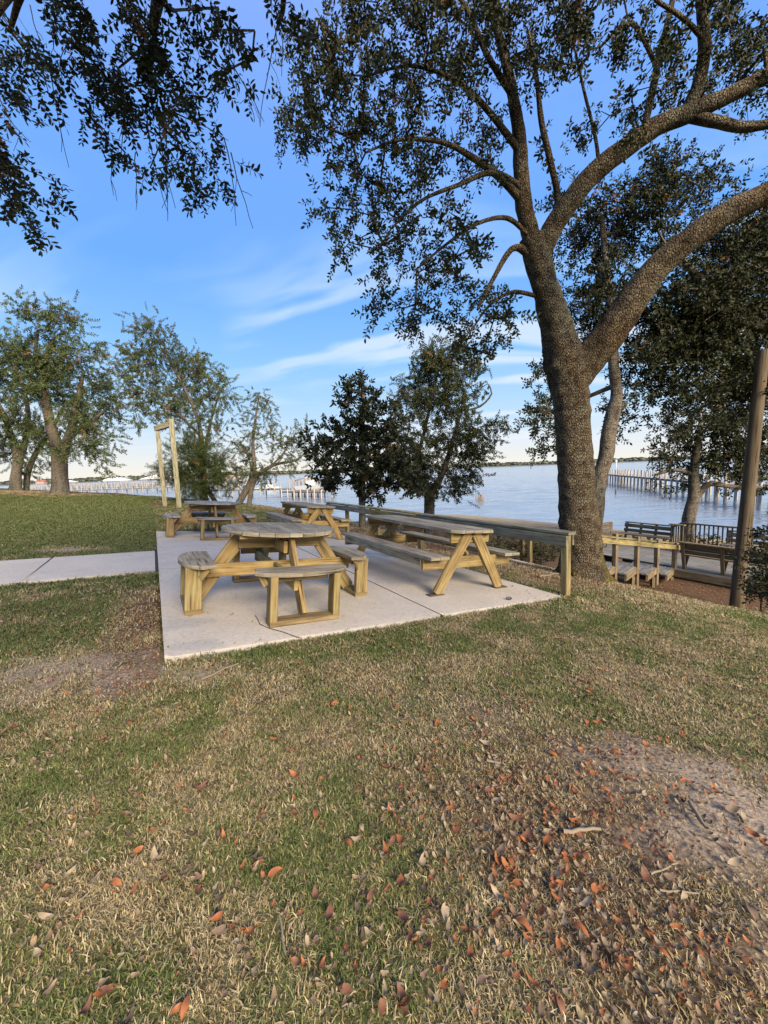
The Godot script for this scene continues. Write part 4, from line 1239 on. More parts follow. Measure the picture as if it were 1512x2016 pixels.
	tree("leaning_oak", "thin open-crowned oak leaning over the water beyond the long tables", g, [
		[[466, 994, 24.6, 14], [482, 970, 24.6, 13], [495, 945, 24.6, 11], [500, 915, 24.6, 9], [498, 870, 24.6, 6], [505, 810, 24.6, 4], [510, 780, 24.6, 2]],
		[[490, 998, 24.4, 10], [496, 960, 24.4, 9], [510, 935, 24.4, 8], [540, 915, 24.4, 6], [585, 905, 24.4, 4], [610, 880, 24.4, 2]],
		[[535, 916, 24.4, 4], [560, 890, 24.4, 3], [575, 860, 24.4, 2]]],
		clumps([[505, 790, 22], [515, 825, 24], [485, 850, 22], [545, 860, 26], [580, 860, 24], [490, 895, 28], [460, 930, 18], [560, 895, 24], [525, 925, 18], [470, 880, 20], [600, 885, 16], [450, 960, 12], [525, 960, 12], [495, 925, 24], [535, 800, 12], [470, 950, 14], [590, 905, 14]], 24.5, 32.0, 1.0), {"sprays": sp_far, "sides": 10, "per": 6, "spread": 0.5, "seg": 0.5, "step": 0.4, "twig": 0.008, "size": 1.05, "bark": M.bark_grey, "tone": Color(0.062, 0.082, 0.032)})
	# shrubs
	var sh := "dark evergreen shrubs by the rails"
	for q in [["dark evergreen shrub filling the gap under the patio rail", [[900, 1085, 11.5, 3], [900, 1070, 11.5, 2]], [[880, 1078, 32], [930, 1074, 34], [905, 1066, 26], [965, 1078, 32]]], ["dark evergreen shrub behind the low walk rail, next to the oak", [[1060, 1095, 12.5, 3], [1060, 1075, 12.5, 2]], [[1005, 1078, 30], [1060, 1080, 32], [1085, 1072, 26], [1035, 1070, 26]]], ["green shrub in front of the deck balustrade", [[1375, 1075, 13.5, 3], [1375, 1065, 13.5, 2]], [[1368, 1064, 13], [1385, 1062, 12], [1400, 1066, 11]]], ["black-green shrub beside the leaning pole at the deck corner", [[1500, 1180, 7.6, 4], [1502, 1120, 7.6, 3]], [[1512, 1150, 22], [1525, 1100, 26], [1520, 1050, 20], [1540, 1160, 36]]]]:
		var fq: float = q[1][0][2]
		tree("evergreen_shrub", q[0], sh, [q[1]], clumps(q[2], fq, 26.0 if fq > 9 else 34.0, 0.5), {"sprays": sp_near, "category": "shrub", "sides": 6, "per": 6, "spread": 0.25, "twig": 0.004, "size": 1.1, "tone": Color(0.035, 0.042, 0.02), "bark": M.bark_grey})
	# leaning utility pole
	var pole := MB.new()
	var pts := PackedVector3Array()
	var rad := PackedFloat32Array()
	var base := px(1450, 1165, 8.9)
	for k in 14:
		var t := k / 13.0
		var p := px(lerpf(1449, 1502, t), lerpf(1205, 690, t), lerpf(8.9, 8.8, t))
		pts.append(p - base)
		rad.append(lerpf(0.14, 0.11, t))
	pole.col = Color(0.13, 0.098, 0.06)
	pole.tube(pts, rad, 16, 0.02, nz)
	for k in pole.t.size(): pole.t[k] = Vector2(pole.t[k].y * 0.5, pole.t[k].x * 0.45)   # grain runs up the pole
	var po := put(pole.done(), M.pole, "utility_pole")
	po.position = base
	tag(po, "bare brown round timber pole leaning beside the deck", "pole")


# ------------------------------------------------------------------ grass and litter
func tuft(sd: int, blades: int, length: float, spread: float, lean: float, wide := 0.0022) -> ArrayMesh:
	var r := RandomNumberGenerator.new()
	r.seed = sd
	var mb := MB.new()
	for k in blades:
		var an := r.randf() * TAU
		var o := Vector3(r.randfn(), 0, r.randfn()) * spread * 0.5
		var l := length * r.randf_range(0.5, 1.2)
		var d := Vector3(cos(an), 0, sin(an))
		var s := Vector3(-d.z, 0, d.x) * wide * r.randf_range(0.7, 1.4)
		var le := lean * r.randf_range(0.3, 1.5)
		var up := Vector3(0, 1, 0)
		var m := o + (up + d * le * 0.5).normalized() * l * 0.55
		var e := m + (up * (1.0 - le * 0.5) + d * le * 1.2).normalized() * l * 0.5
		var g := r.randf_range(0.65, 1.3)
		mb.col = Color(g * r.randf_range(0.9, 1.15), g, g * r.randf_range(0.85, 1.1))
		var nn := (d * -0.6 + up).normalized()
		mb.tri(o - s, o + s, m + s * 0.8, nn)
		mb.tri(o - s, m + s * 0.8, m - s * 0.8, nn)
		mb.tri(m - s * 0.8, m + s * 0.8, e, nn)
	return mb.done()

func leaf_mesh(sd: int, length: float, wide: float, curl: float) -> ArrayMesh:
	var r := RandomNumberGenerator.new()
	r.seed = sd
	var mb := MB.new()
	var rows := 7
	var P := func(i: int, s: int) -> Vector3:
		var t := float(i) / (rows - 1)
		var w := wide * length * 0.5 * pow(sin(PI * pow(t, 0.85)), 0.75) + 0.0006
		var z := (t - 0.5) * length
		var arch := curl * length * (pow((t - 0.5) * 2.0, 2.0) - 0.2)
		return Vector3(w * s, 0.004 + maxf(arch, -0.01) + absf(s) * w * 0.35 + 0.002 * sin(t * 9.0 + s * 2.0 + sd), z)
	for i in rows - 1:
		for s in [-1, 0]:
			var a: Vector3 = P.call(i, s)
			var b: Vector3 = P.call(i, s + 1)
			var c: Vector3 = P.call(i + 1, s + 1)
			var d: Vector3 = P.call(i + 1, s)
			var n := (c - a).cross(b - a).normalized()
			if n.y < 0: n = -n
			var ua := Vector2(s * 0.5 + 0.5, i / 6.0)
			mb.quad(a, b, c, d, n, ua, ua + Vector2(0.5, 0), ua + Vector2(0.5, 0.166), ua + Vector2(0, 0.166))
	# stalk
	mb.tube(PackedVector3Array([Vector3(0, 0.004, length * 0.48), Vector3(0.002, 0.007, length * 0.62)]), PackedFloat32Array([0.0008, 0.0006]), 3)
	return mb.done(true)

func build_grass() -> void:
	var r := RandomNumberGenerator.new()
	r.seed = 4242
	var tufts := [tuft(1, 20, 0.028, 0.06, 0.9, 0.0016), tuft(2, 18, 0.032, 0.055, 1.2, 0.0016), tuft(3, 22, 0.024, 0.07, 1.6, 0.0016)]
	var lists := [[], [], []]
	var bands := [[0.45, 2.2, 3600.0, 0.85], [2.2, 4.5, 1700.0, 1.1], [4.5, 9.0, 560.0, 1.6], [9.0, 16.0, 320.0, 1.9], [16.0, 30.0, 130.0, 2.7]]
	for b in bands:
		var f0: float = b[0]
		var f1: float = b[1]
		var area := (f1 * f1 - f0 * f0) * 1.15
		for k in int(area * float(b[2])):
			var f := sqrt(r.randf_range(f0 * f0, f1 * f1))
			var x := r.randf_range(-1.15, 1.15) * f
			if f < 2.2: x = r.randf_range(-1.15, 1.15) * f
			if paved(x, f): continue
			if f > 9.0 and x > 1.0: continue
			if f > shore(x) - 5.0: continue
			var q := cover(x, f)
			var keep := 1.0 - q.x * 0.93 - q.z * 0.82
			if r.randf() > keep: continue
			var uv := slab_uv(x, f)
			var w := r.randf()
			var dry := 1.0 - q.y
			var c: Color
			if w < dry * 0.95: c = Color(0.3, 0.235, 0.125).lerp(Color(0.49, 0.4, 0.24), r.randf())
			elif w < dry * 0.95 + 0.2: c = Color(0.23, 0.2, 0.095)
			else: c = Color(0.095, 0.135, 0.036).lerp(Color(0.165, 0.19, 0.066), r.randf())
			c = c * r.randf_range(0.75, 1.2)
			var s := float(b[3]) * r.randf_range(0.75, 1.3)
			if uv.x > -0.1 and uv.x < 4.7 and uv.y > -0.12 and uv.y < 0.0: s *= 1.25
			var bs := Basis(Vector3.UP, r.randf() * TAU) * Basis(Vector3.RIGHT, r.randf_range(-0.3, 0.3))
			var sy := 0.8 if f > 9.0 else r.randf_range(0.55, 0.95)
			lists[r.randi() % 3].append([Transform3D(bs.scaled(Vector3(s, s * sy, s)), Vector3(x, land(x, f) - 0.004 + 0.012 * nz2.get_noise_2d(x * 6.0, f * 6.0), -f)), c])
	for k in 3:
		var o := scatter(tufts[k], M.grass, lists[k], "lawn_grass", null)
		tag(o, ["short green and straw-coloured grass blades over the lawn", "leaning half-dry grass blades of the lawn", "low creeping grass blades of the lawn"][k], "grass")

func build_litter() -> void:
	var r := RandomNumberGenerator.new()
	r.seed = 99
	var shapes := [leaf_mesh(1, 0.055, 0.46, 0.18), leaf_mesh(2, 0.062, 0.36, 0.4), leaf_mesh(3, 0.046, 0.52, 0.1), leaf_mesh(4, 0.058, 0.4, -0.2), leaf_mesh(5, 0.05, 0.28, 0.55), leaf_mesh(6, 0.066, 0.42, 0.28), leaf_mesh(7, 0.04, 0.45, -0.1)]
	var kinds := [
		["rust-orange dry leaf", Color(0.27, 0.1, 0.035)],
		["reddish-brown dry leaf", Color(0.165, 0.075, 0.042)],
		["pale grey-tan dry leaf", Color(0.29, 0.225, 0.15)],
		["dull brown dry leaf", Color(0.17, 0.115, 0.075)]]
	var mats := []
	for k in kinds:
		var m: StandardMaterial3D = M.dry_leaf.duplicate()
		m.albedo_color = Color(k[1]).linear_to_srgb()
		mats.append(m)
	# the leaves that show largest, one by one: thick about the drift at the right, thin elsewhere
	var n := 0
	while n < 290:
		var pxx := 0.0
		var py := 0.0
		var w := r.randf()
		if w < 0.42:
			pxx = r.randfn(1120.0, 150.0)
			py = r.randfn(1690.0, 150.0)
		else:
			pxx = r.randf_range(20.0, 1500.0)
			py = r.randf_range(1380.0, 2005.0)
		if py < 1360.0 or py > 2010.0 or pxx < 5.0 or pxx > 1507.0: continue
		if pxx < 520.0 and r.randf() < 0.55: continue
		var d := ray(pxx, py)
		# meet the sloping ground
		var t := -EYE / (d.y + 0.08 * d.x + 0.05)
		var p := Vector3(d.x * t, 0, -t)
		p.y = land(p.x, t) + 0.014 + r.randf() * 0.012
		var k := 0
		var z := r.randf()
		if z > 0.34: k = 1
		if z > 0.58: k = 2
		if z > 0.78: k = 3
		var o := put(shapes[r.randi() % 7], mats[k], "fallen_leaf")
		var s := r.randf_range(0.6, 1.1)
		if py > 1850.0: s *= 0.72
		o.transform = Transform3D((Basis(Vector3.UP, r.randf() * TAU) * Basis(Vector3.RIGHT, r.randf_range(-0.35, 0.35)) * Basis(Vector3.BACK, r.randf_range(-0.5, 0.5))).scaled(Vector3.ONE * s), p)
		var where := " lying in the open grass"
		var q := cover(p.x, t)
		if q.x > 0.45: where = " lying on the sandy bare patch"
		elif Vector2(p.x - 0.75, t - 1.45).length() < 0.7: where = " lying in the thick leaf drift"
		elif q.y > 0.5: where = " lying in a greener patch of grass"
		tag(o, kinds[k][0] + where, "leaf", "dry leaves scattered over the lawn in front of the patio")
		n += 1
	# everything smaller: crumbled leaves and chips
	var list := []
	var small := leaf_mesh(9, 0.045, 0.42, 0.2)
	var chips := [[0.28, 0.215, 0.13], [0.25, 0.18, 0.105], [0.2, 0.13, 0.08], [0.28, 0.11, 0.045], [0.3, 0.235, 0.15], [0.12, 0.085, 0.055]]
	for k in 56000:
		var f := sqrt(r.randf_range(0.2, 120.0)) if k % 2 else sqrt(r.randf_range(0.2, 16.0))
		var x := r.randf_range(-1.1, 1.1) * f
		if paved(x, f) and r.randf() > 0.02: continue
		var q := cover(x, f)
		if r.randf() > 0.2 + q.z * 0.75 - q.x * 0.1 - q.y * 0.1: continue
		if f > 9.0 and x < -2.0: continue
		var c: Array = chips[r.randi() % 6]
		var s := r.randf_range(0.3, 0.9) * (1.0 + f * 0.05)
		var g := r.randf_range(0.7, 1.15)
		var y := land(x, f) + 0.008 + r.randf() * 0.015
		if paved(x, f): y = on_slab(slab_uv(x, f).x, slab_uv(x, f).y).y + 0.002
		list.append([Transform3D((Basis(Vector3.UP, r.randf() * TAU) * Basis(Vector3.RIGHT, r.randf_range(-0.4, 0.4))).scaled(Vector3(s * 0.8, s, s)), Vector3(x, y, -f)), Color(c[0] * g, c[1] * g, c[2] * g)])
	var lm: StandardMaterial3D = M.dry_leaf.duplicate()
	tag(scatter(small, lm, list, "leaf_litter", null), "small crumbled oak leaves strewn through the grass", "leaf litter")
	# sticks
	var sg := "sticks lying on the lawn"
	for s in [[[1355, 1590], [1390, 1645], 0.009, "thick pale stick on the sandy patch"], [[1110, 1652], [1180, 1645], 0.009, "grey stick among the drift of rust leaves"], [[958, 1508], [985, 1513], 0.007, "short pale stick end by the rust leaves"], [[1280, 1735], [1335, 1712], 0.004, "thin bent pale twig right of the leaf drift"], [[552, 1820], [562, 1895], 0.0035, "thin pale twig standing out of the green grass"], [[400, 1345], [470, 1312], 0.007, "brown stick beside the patio corner"], [[1300, 1765], [1375, 1772], 0.004, "straight thin twig below the bent one"], [[1062, 1138], [1100, 1126], 0.012, "pale bent stick under the patio rail"]]:
		var q: Array = s
		var ends := []
		for e in [q[0], q[1]]:
			var d := ray(e[0], e[1])
			var t := -EYE / (d.y + 0.08 * d.x + 0.05)
			if q[1][1] < 1200: t *= 0.99
			ends.append(Vector3(d.x * t, land(d.x * t, t) + 0.022 + float(q[2]), -t))
		var mb := MB.new()
		var a: Vector3 = ends[0]
		var b: Vector3 = ends[1]
		var l := (b - a).length()
		var pts := PackedVector3Array()
		var rad := PackedFloat32Array()
		for k in 6:
			var t := k / 5.0
			pts.append((b - a) * t + Vector3(r.randf_range(-0.03, 0.03), r.randf_range(-0.01, 0.015), r.randf_range(-0.03, 0.03)) * l)
			rad.append(float(q[2]) * lerpf(1.0, 0.7, t))
		mb.tube(pts, rad, 7, 0.1, nz)
		var o := put(mb.done(), M.stick, "stick")
		o.position = a
		tag(o, q[3], "stick", sg)
	# the dark twig on the concrete and the dark leaf on the round table's seat
	var mb2 := MB.new()
	var path := [[503, 1213], [508, 1221], [512, 1230], [530, 1238], [556, 1245], [575, 1252], [590, 1257]]
	var o0 := Vector3.ZERO
	var pp := PackedVector3Array()
	var rr := PackedFloat32Array()
	for k in path.size():
		var d := ray(path[k][0], path[k][1])
		var t := -(EYE - 0.035) / (d.y + 0.08 * d.x + 0.05)
		var p := d * t + Vector3(0, EYE + 0.006, 0)
		if k == 0: o0 = p
		pp.append(p - o0)
		rr.append(0.0035)
	mb2.tube(pp, rr, 6)
	var tw := put(mb2.done(), M.twig, "twig")
	tw.position = o0
	tag(tw, "thin dark crooked twig lying on the concrete patio", "twig")
	var pc := [[1002, 1181, "dark pine cone lying on the patio near the rail post"]]
	for q in pc:
		var d := ray(q[0], q[1])
		var t := -(EYE - 0.035) / (d.y + 0.08 * d.x + 0.05)
		var p := d * t + Vector3(0, EYE, 0)
		var mb := MB.new()
		for k in 46:
			var an := k * 2.4
			var h := k / 46.0
			var rd := 0.03 * sin(PI * (0.15 + 0.8 * h))
			var c := Vector3((h - 0.5) * 0.09, 0.026 + rd * cos(an), rd * sin(an))
			var out := Vector3(0.5, cos(an), sin(an)).normalized()
			var sd := out.cross(Vector3.RIGHT).normalized() * 0.009
			mb.tri(c - sd - out * 0.01, c + sd - out * 0.01, c + out * 0.012, out.cross(sd).normalized())
			mb.tri(c - sd - out * 0.008 + Vector3(0.003, 0, 0), c + sd - out * 0.008 + Vector3(0.003, 0, 0), c + out * 0.012, -out.cross(sd).normalized())
		var o := put(mb.done(), M.twig, "pine_cone")
		o.position = p
		o.scale = Vector3.ONE * 0.75
		tag(o, q[2], "cone")


# ------------------------------------------------------------------ the bay: piers, boats, far shore
func pier(label: String, called: String, a: Vector2, b: Vector2, gap: float, deck: float, high: float, wide: float, pile: float, tone: Color, group: String) -> Node3D:
	# a plank pier from a to b (x, f): pairs of piles, stringers and a deck
	var o := thing(called, label, "pier", Vector3(a.x, LAKE, -a.y), group)
	var d := (b - a)
	var l := d.length()
	d /= l
	var s := Vector3(-d.y, 0, -d.x)
	var along := Vector3(d.x, 0, -d.y)
	var n := int(l / gap)
	var mb := MB.new()
	mb.tube(PackedVector3Array([Vector3(0, -1.5, 0), Vector3(0, deck, 0), Vector3(0, high, 0)]), PackedFloat32Array([pile, pile, pile * 0.9]), 7)
	mb.col = Color(1, 1, 1)
	var tr := Vector3(0, high, 0)
	for q in 7:
		mb.tri(tr, tr + Vector3(cos(TAU * q / 7), 0, sin(TAU * q / 7)) * pile * 0.9, tr + Vector3(cos(TAU * (q + 1) / 7), 0, sin(TAU * (q + 1) / 7)) * pile * 0.9, Vector3.UP)
	var pm := mb.done()
	var m := mat(tone, 0.9)
	for k in n + 1:
		for e in [-1.0, 1.0]:
			var p := put(pm, m, "piling", o)
			p.position = along * (k * gap) + s * e * wide * 0.5
			p.scale = Vector3(1, rng.randf_range(0.93, 1.04), 1)
			p.rotation = Vector3(rng.randf_range(-0.02, 0.02), rng.randf() * 3.0, rng.randf_range(-0.02, 0.02))
	timber(o, "stringer", s * wide * 0.4 + Vector3(0, deck - 0.16, 0), s * wide * 0.4 + along * l + Vector3(0, deck - 0.16, 0), 0.08, 0.24, tone)
	timber(o, "stringer", -s * wide * 0.4 + Vector3(0, deck - 0.16, 0), -s * wide * 0.4 + along * l + Vector3(0, deck - 0.16, 0), 0.08, 0.24, tone)
	timber(o, "deck_planking", Vector3(0, deck, 0), along * l + Vector3(0, deck, 0), wide, 0.06, tone * 1.15)
	return o

func boathouse(label: String, x: float, f: float, w: float, dep: float, h: float, roof: Color) -> void:
	var o := thing("boathouse", label, "boathouse", Vector3(x, LAKE, -f), "open boathouses on the bay")
	for sx in [-1.0, 1.0]:
		for sz in [-1.0, 1.0]:
			timber(o, "post", Vector3(sx * w * 0.45, -1.0, sz * dep * 0.45), Vector3(sx * w * 0.45, h, sz * dep * 0.45), 0.25, 0.25, Color(0.3, 0.27, 0.23), Vector3.RIGHT)
	var mb := MB.new()
	mb.col = roof
	var rp := h + w * 0.13
	for sx in [-1.0, 1.0]:
		var e0 := Vector3(sx * w * 0.55, h, -dep * 0.55)
		var e1 := Vector3(sx * w * 0.55, h, dep * 0.55)
		var r0 := Vector3(0, rp, -dep * 0.55)
		var r1 := Vector3(0, rp, dep * 0.55)
		mb.quad(e0, e1, r1, r0, Vector3(sx * 0.3, 1, 0).normalized(), Vector2.ZERO, Vector2.ZERO, Vector2.ZERO, Vector2.ZERO)
		mb.quad(e0 - Vector3(0, 0.25, 0), e1 - Vector3(0, 0.25, 0), e1, e0, Vector3(sx, 0, 0), Vector2.ZERO, Vector2.ZERO, Vector2.ZERO, Vector2.ZERO)
	for sz in [-1.0, 1.0]:
		var k: float = sz * dep * 0.55
		mb.tri(Vector3(-w * 0.55, h - 0.25, k), Vector3(w * 0.55, h - 0.25, k), Vector3(0, rp, k), Vector3(0, 0, sz))
	put(mb.done(), M.plain, "roof", o)
	timber(o, "deck_planking", Vector3(0, 1.2, -dep * 0.5), Vector3(0, 1.2, dep * 0.5), w * 0.9, 0.12, Color(0.3, 0.28, 0.25))

func boat(label: String, x: float, y: float, f: float, turn: float, l: float) -> void:
	var o := thing("motor_boat", label, "boat", Vector3(x, y, -f), "boats on the bay")
	var mb := MB.new()
	mb.col = Color(0.72, 0.72, 0.7)
	var rows := 9
	for k in rows - 1:
		var ring := []
		for e in 2:
			var t := float(k + e) / (rows - 1)
			var w := l * 0.17 * (1.0 - pow(maxf(0.0, t - 0.35) / 0.65, 2.2))
			var z := (t - 0.5) * l
			ring.append([Vector3(-w, 0.75 + t * 0.25, z), Vector3(-w * 0.75, 0.2 + t * t * 0.3, z), Vector3(0, t * t * 0.45, z), Vector3(w * 0.75, 0.2 + t * t * 0.3, z), Vector3(w, 0.75 + t * 0.25, z)])
		for q in 4:
			var a: Vector3 = ring[0][q]
			var b: Vector3 = ring[0][q + 1]
			var c: Vector3 = ring[1][q + 1]
			var d: Vector3 = ring[1][q]
			mb.quad(a, b, c, d, Vector3(signf(q - 1.5), -0.3, 0).normalized(), Vector2.ZERO, Vector2.ZERO, Vector2.ZERO, Vector2.ZERO)
		mb.quad(ring[0][0], ring[0][4], ring[1][4], ring[1][0], Vector3.UP, Vector2.ZERO, Vector2.ZERO, Vector2.ZERO, Vector2.ZERO)
	put(mb.done(), M.plain, "hull", o)
	var c := MB.new()
	c.col = Color(0.75, 0.75, 0.74)
	c.beam(Vector3(0, 1.25, -l * 0.08), Vector3(0, 1.25, l * 0.12), l * 0.2, 0.75, Vector3.UP, 0.12)
	c.beam(Vector3(0, 2.2, -l * 0.12), Vector3(0, 2.2, l * 0.15), l * 0.24, 0.1, Vector3.UP, 0.03)
	put(c.done(), M.plain, "cabin", o)
	o.rotation.y = turn

func build_bay() -> void:
	var pg := "private piers along the bay"
	var tone := Color(0.3, 0.27, 0.24)
	pier("long grey timber pier with close-set tall piles, seen right of the big oak", "long_pier", Vector2(31.5, 29.0), Vector2(47.5, 84.5), 1.75, 1.75, 2.75, 2.6, 0.12, Color(0.34, 0.31, 0.27), "")
	var defs := [
		["nearest thin pier across the water behind the timber arbor", -112.0, 128.0, -44.0, 122.0],
		["thin pier lying just beyond the nearest one", -150.0, 166.0, -52.0, 150.0],
		["thin pier in the middle of the bay, third row out", -190.0, 212.0, -62.0, 196.0],
		["faint pier in the fourth row out across the bay", -240.0, 275.0, -80.0, 258.0],
		["short pier behind the leaning oak's stems", -34.0, 84.0, -17.0, 78.0]]
	for d in defs:
		pier(d[0], "timber_pier", Vector2(d[1], d[2]), Vector2(d[3], d[4]), 3.4, 1.3, 2.9, 2.0, 0.13, tone, pg)
	var q := pier("dock with a boat lift of tall piles behind the far long table", "boat_dock", Vector2(-17.5, 72.0), Vector2(-8.6, 66.0), 1.6, 1.1, 1.5, 2.6, 0.13, Color(0.36, 0.31, 0.25), pg)
	for k in 12:
		var x := -9.0 + (k % 6) * 1.5
		var p := timber(q, "lift_pile", Vector3(x + 9.0, -1.0, -2.5 - 4.0 * (k / 6)), Vector3(x + 9.0, 3.2 + 0.3 * (k % 3), -2.5 - 4.0 * (k / 6)), 0.16, 0.16, tone, Vector3.RIGHT)
		p.position = Vector3(0.5, 0, 0)
	boathouse("boathouse with pale metal roof behind the boat dock", -15.5, 84.0, 5.0, 4.0, 2.7, Color(0.3, 0.29, 0.27))
	boathouse("boathouse with white roof far left beyond the piers", -262.0, 330.0, 12.0, 8.0, 3.4, Color(0.75, 0.75, 0.74))
	boathouse("long white-roofed boathouse in the middle of the far piers", -238.0, 355.0, 22.0, 9.0, 3.2, Color(0.78, 0.78, 0.77))
	boathouse("wide white-roofed boathouse nearest the timber arbor, far across the bay", -205.0, 370.0, 34.0, 9.0, 3.6, Color(0.76, 0.74, 0.72))
	boathouse("tan-roofed boathouse seen past the cedar", -72.0, 190.0, 9.0, 7.0, 3.0, Color(0.42, 0.27, 0.18))
	boat("white motor boat resting on the boat dock lift", -12.5, LAKE + 1.25, 68.2, 1.1, 5.5)
	boat("white motor boat moored beyond the leaning oak", -31.0, LAKE - 0.2, 108.0, 1.4, 7.0)
	# piles standing alone in the water
	for s in [[1212, 972, 8.0, 0.09, "lone dark piling stump in the water right of the oak"]]:
		var d := ray(s[0], s[1])
		var t := (LAKE - EYE) / d.y
		var mb := MB.new()
		mb.tube(PackedVector3Array([Vector3(0, -1, 0), Vector3(0, 0.3, 0), Vector3(0.03, 0.6, 0)]), PackedFloat32Array([s[3], s[3], float(s[3]) * 0.7]), 8)
		var o := put(mb.done(), M.twig, "piling_stump")
		o.position = Vector3(d.x * t, LAKE, -t)
		tag(o, s[4], "piling")
	# channel marker far out
	var mk := thing("channel_marker", "slim white channel marker standing far out on the water", "marker", Vector3(ray(1213, 915).x * 260.0, LAKE, -260.0))
	timber(mk, "post", Vector3(0, -2, 0), Vector3(0, 4.5, 0), 0.35, 0.35, Color(0.7, 0.7, 0.68), Vector3.RIGHT)
	timber(mk, "sign_board", Vector3(0, 3.6, 0.25), Vector3(0, 5.0, 0.25), 1.2, 0.08, Color(0.75, 0.75, 0.74), Vector3.BACK)
	# reeds in the water
	var rd := ray(945, 987)
	var rt := (LAKE - EYE) / rd.y
	var reed := tuft(61, 150, 1.1, 0.55, 0.22, 0.008)
	var o2 := put(reed, M.reed, "reed_clump")
	o2.position = Vector3(rd.x * rt, LAKE - 0.08, -rt)
	tag(o2, "clump of dry tan reeds standing in the shallow water", "reeds")
	# far shore: land and a wood that reads as one mass
	var mb := MB.new()
	var far := []
	for k in 130:
		var t := k / 129.0
		var x := lerpf(-1500.0, 1500.0, t)
		var f := 980.0 - 0.05 * absf(x) + 60.0 * nz.get_noise_1d(x * 0.02)
		if x < -250.0: f -= (-250.0 - x) * 0.42
		far.append(Vector2(x, maxf(f, 380.0)))
	mb.col = Color(0.2, 0.19, 0.16)
	for k in 129:
		var a: Vector2 = far[k]
		var b: Vector2 = far[k + 1]
		var A := Vector3(a.x, LAKE + 0.6, -a.y)
		var B := Vector3(b.x, LAKE + 0.6, -b.y)
		mb.quad(A - Vector3(0, 1.5, 0), B - Vector3(0, 1.5, 0), B, A, Vector3.BACK, Vector2.ZERO, Vector2.ZERO, Vector2.ZERO, Vector2.ZERO)
		mb.quad(A, B, B + Vector3(0, 3, -240), A + Vector3(0, 3, -240), Vector3.UP, Vector2.ZERO, Vector2.ZERO, Vector2.ZERO, Vector2.ZERO)
	tag(put(mb.done(), M.plain, "far_shore"), "low far shore across the bay", "shore", "", "structure")
	var blob := MB.new()
	var rr := RandomNumberGenerator.new()
	rr.seed = 8
	for k in 90:
		var d := Vector3(rr.randfn(), absf(rr.randfn()) * 0.8, rr.randfn()).normalized()
		var c := d * Vector3(0.5, 0.5, 0.5) * rr.randf_range(0.7, 1.1) + Vector3(0, 0.42, 0)
		var s1 := d.cross(Vector3(rr.randfn(), rr.randfn(), rr.randfn())).normalized() * 0.2
		var s2 := d.cross(s1).normalized() * 0.2
		blob.col = Color.WHITE * rr.randf_range(0.7, 1.2)
		blob.quad(c - s1, c - s2, c + s1, c + s2, d, Vector2.ZERO, Vector2.ZERO, Vector2.ZERO, Vector2.ZERO)
	var bm := blob.done()
	var list := []
	for k in 2600:
		var i := rr.randi_range(0, 128)
		var a: Vector2 = (far[i] as Vector2).lerp(far[i + 1], rr.randf())
		var hgt := rr.randf_range(6.0, 10.5) * (1.0 + 0.35 * nz.get_noise_1d(a.x * 0.08))
		var g := rr.randf_range(0.75, 1.2)
		list.append([Transform3D(Basis().scaled(Vector3(hgt * rr.randf_range(0.8, 1.5), hgt, hgt)), Vector3(a.x, LAKE + 0.4, -a.y - rr.randf_range(2.0, 60.0))), Color(0.085 * g, 0.095 * g, 0.06 * g)])  # distance haze put into the colour as a greyer green
	tag(scatter(bm, M.leaf, list, "far_woods", null), "low grey-green line of woods along the far shore", "woods")
	# houses among the trees of the left shore
	for k in 9:
		var i := 6 + k * 5
		var a: Vector2 = far[i]
		var o := thing("shore_house", ["red-roofed house", "white house", "tan house"][k % 3] + " on the far left shore, " + ["first", "second", "third", "fourth", "fifth", "sixth", "seventh", "eighth", "ninth"][k] + " along from the mulch bed", "house", Vector3(a.x, LAKE + 0.6, -a.y + 4.0), "houses on the far left shore")
		timber(o, "wall", Vector3(-8, 2.4, 0), Vector3(8, 2.4, 0), 9.0, 5.0, [Color(0.5, 0.38, 0.32), Color(0.65, 0.63, 0.6), Color(0.5, 0.43, 0.33)][k % 3])
		var rf := MB.new()
		rf.col = [Color(0.32, 0.13, 0.09), Color(0.25, 0.24, 0.24), Color(0.28, 0.2, 0.15)][k % 3]
		for sz in [-1.0, 1.0]:
			rf.quad(Vector3(-9, 4.8, sz * 5.2), Vector3(9, 4.8, sz * 5.2), Vector3(8, 7.6, 0), Vector3(-8, 7.6, 0), Vector3(0, 1, sz).normalized(), Vector2.ZERO, Vector2.ZERO, Vector2.ZERO, Vector2.ZERO)
		for sx in [-1.0, 1.0]:
			rf.tri(Vector3(sx * 9, 4.8, -5.2), Vector3(sx * 9, 4.8, 5.2), Vector3(sx * 8, 7.6, 0), Vector3(sx, 0.4, 0).normalized())
		put(rf.done(), M.plain, "roof", o)


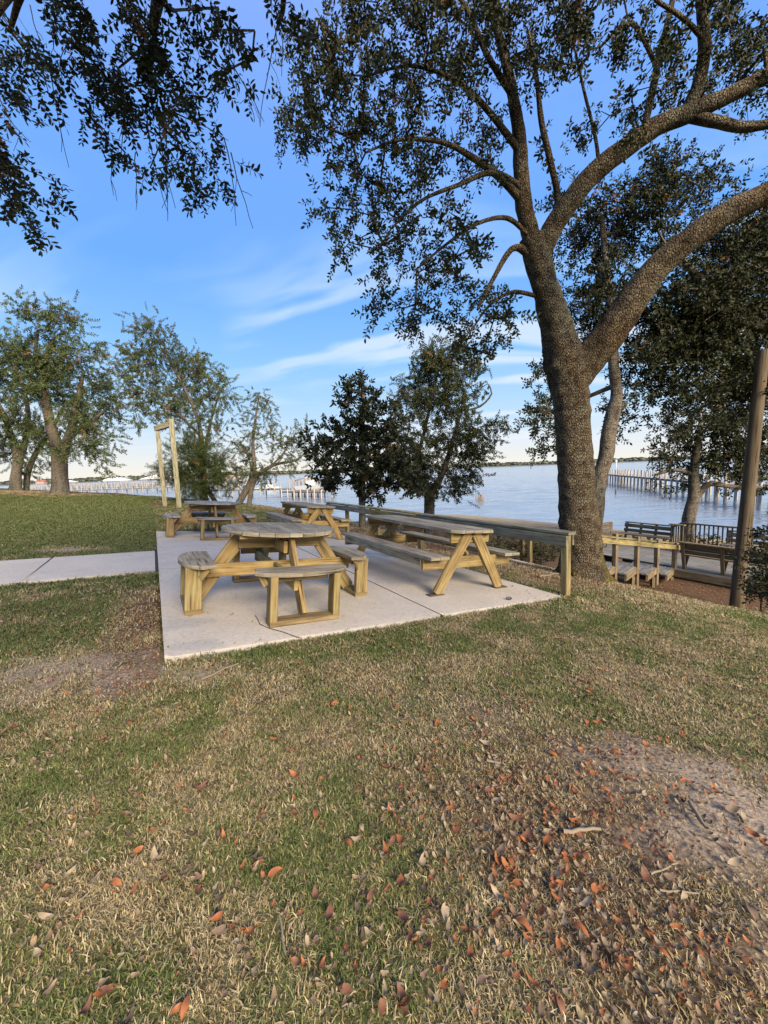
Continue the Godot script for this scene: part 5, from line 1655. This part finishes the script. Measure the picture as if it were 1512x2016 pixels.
# ------------------------------------------------------------------ scene
func _ready() -> void:
	# camera
	var cam := Camera3D.new()
	cam.name = "camera"
	add_child(cam)
	cam.position = Vector3(0, EYE, 0)
	cam.rotation = Vector3(-PITCH, 0, TILT)
	cam.fov = rad_to_deg(2.0 * atan(1008.0 / FOCAL))
	cam.near = 0.05
	cam.far = 9000.0
	cam.current = true
	# sky, exposure
	var we := WorldEnvironment.new()
	we.name = "environment"
	add_child(we)
	var env := Environment.new()
	env.background_mode = Environment.BG_SKY
	env.sky = build_sky()
	env.background_energy_multiplier = 0.69
	env.tonemap_mode = Environment.TONE_MAPPER_LINEAR
	env.tonemap_exposure = 2.2
	env.sdfgi_enabled = true
	env.ssao_enabled = true
	env.ssil_enabled = true
	we.environment = env
	# sun: low, soft, from behind the camera's right shoulder
	var sun := DirectionalLight3D.new()
	sun.name = "sun"
	add_child(sun)
	sun.light_energy = 1.5
	sun.light_color = Color(1.0, 0.93, 0.82)
	sun.light_angular_distance = 30.0
	sun.shadow_enabled = true
	var towards := Vector3(0.50, 0.55, 0.86).normalized()
	sun.look_at_from_position(towards * 50.0, Vector3.ZERO, Vector3.UP)

	rng.seed = 20
	nz.seed = 3
	nz.noise_type = FastNoiseLite.TYPE_SIMPLEX_SMOOTH
	nz.frequency = 0.5
	nz.fractal_octaves = 3
	nz2.seed = 9
	nz2.noise_type = FastNoiseLite.TYPE_SIMPLEX_SMOOTH
	nz2.frequency = 0.5
	nz2.fractal_octaves = 2
	var bu := SU.normalized()
	var bn := SU.cross(SV).normalized()
	slab_basis = Basis(bu, bn, bu.cross(bn))
	make_materials()
	M.pole = M.wood.duplicate()
	M.pole.uv1_offset = Vector3(0.3, 0.1, 0)
	M.stick = mat(Color(0.21, 0.17, 0.12), 0.9)
	M.reed = mat(Color(0.46, 0.29, 0.13), 0.8)

	# large structure
	build_ground()
	build_water()
	build_paving()
	build_bay()
	build_rails()
	build_deck()
	# things on the patio
	round_table("round picnic table with golden legs and four curved seats at the near patio corner", 1.2, 1.3, GOLD, GREYWOOD)
	round_table("round picnic table with brown legs at the far patio corner near the timber arbor", 1.2, 7.27, Color(0.3, 0.2, 0.1), Color(0.36, 0.33, 0.29))
	long_table("long picnic table with yellow-green legs beside the patio rail at the near edge", 3.58, 0.55, 3.15, GOLD, GREYWOOD)
	long_table("long picnic table with golden legs at the far end of the patio", 3.48, 5.75, 8.25, Color(0.44, 0.285, 0.11), GREYWOOD)
	build_trees()
	build_grass()
	build_litter()
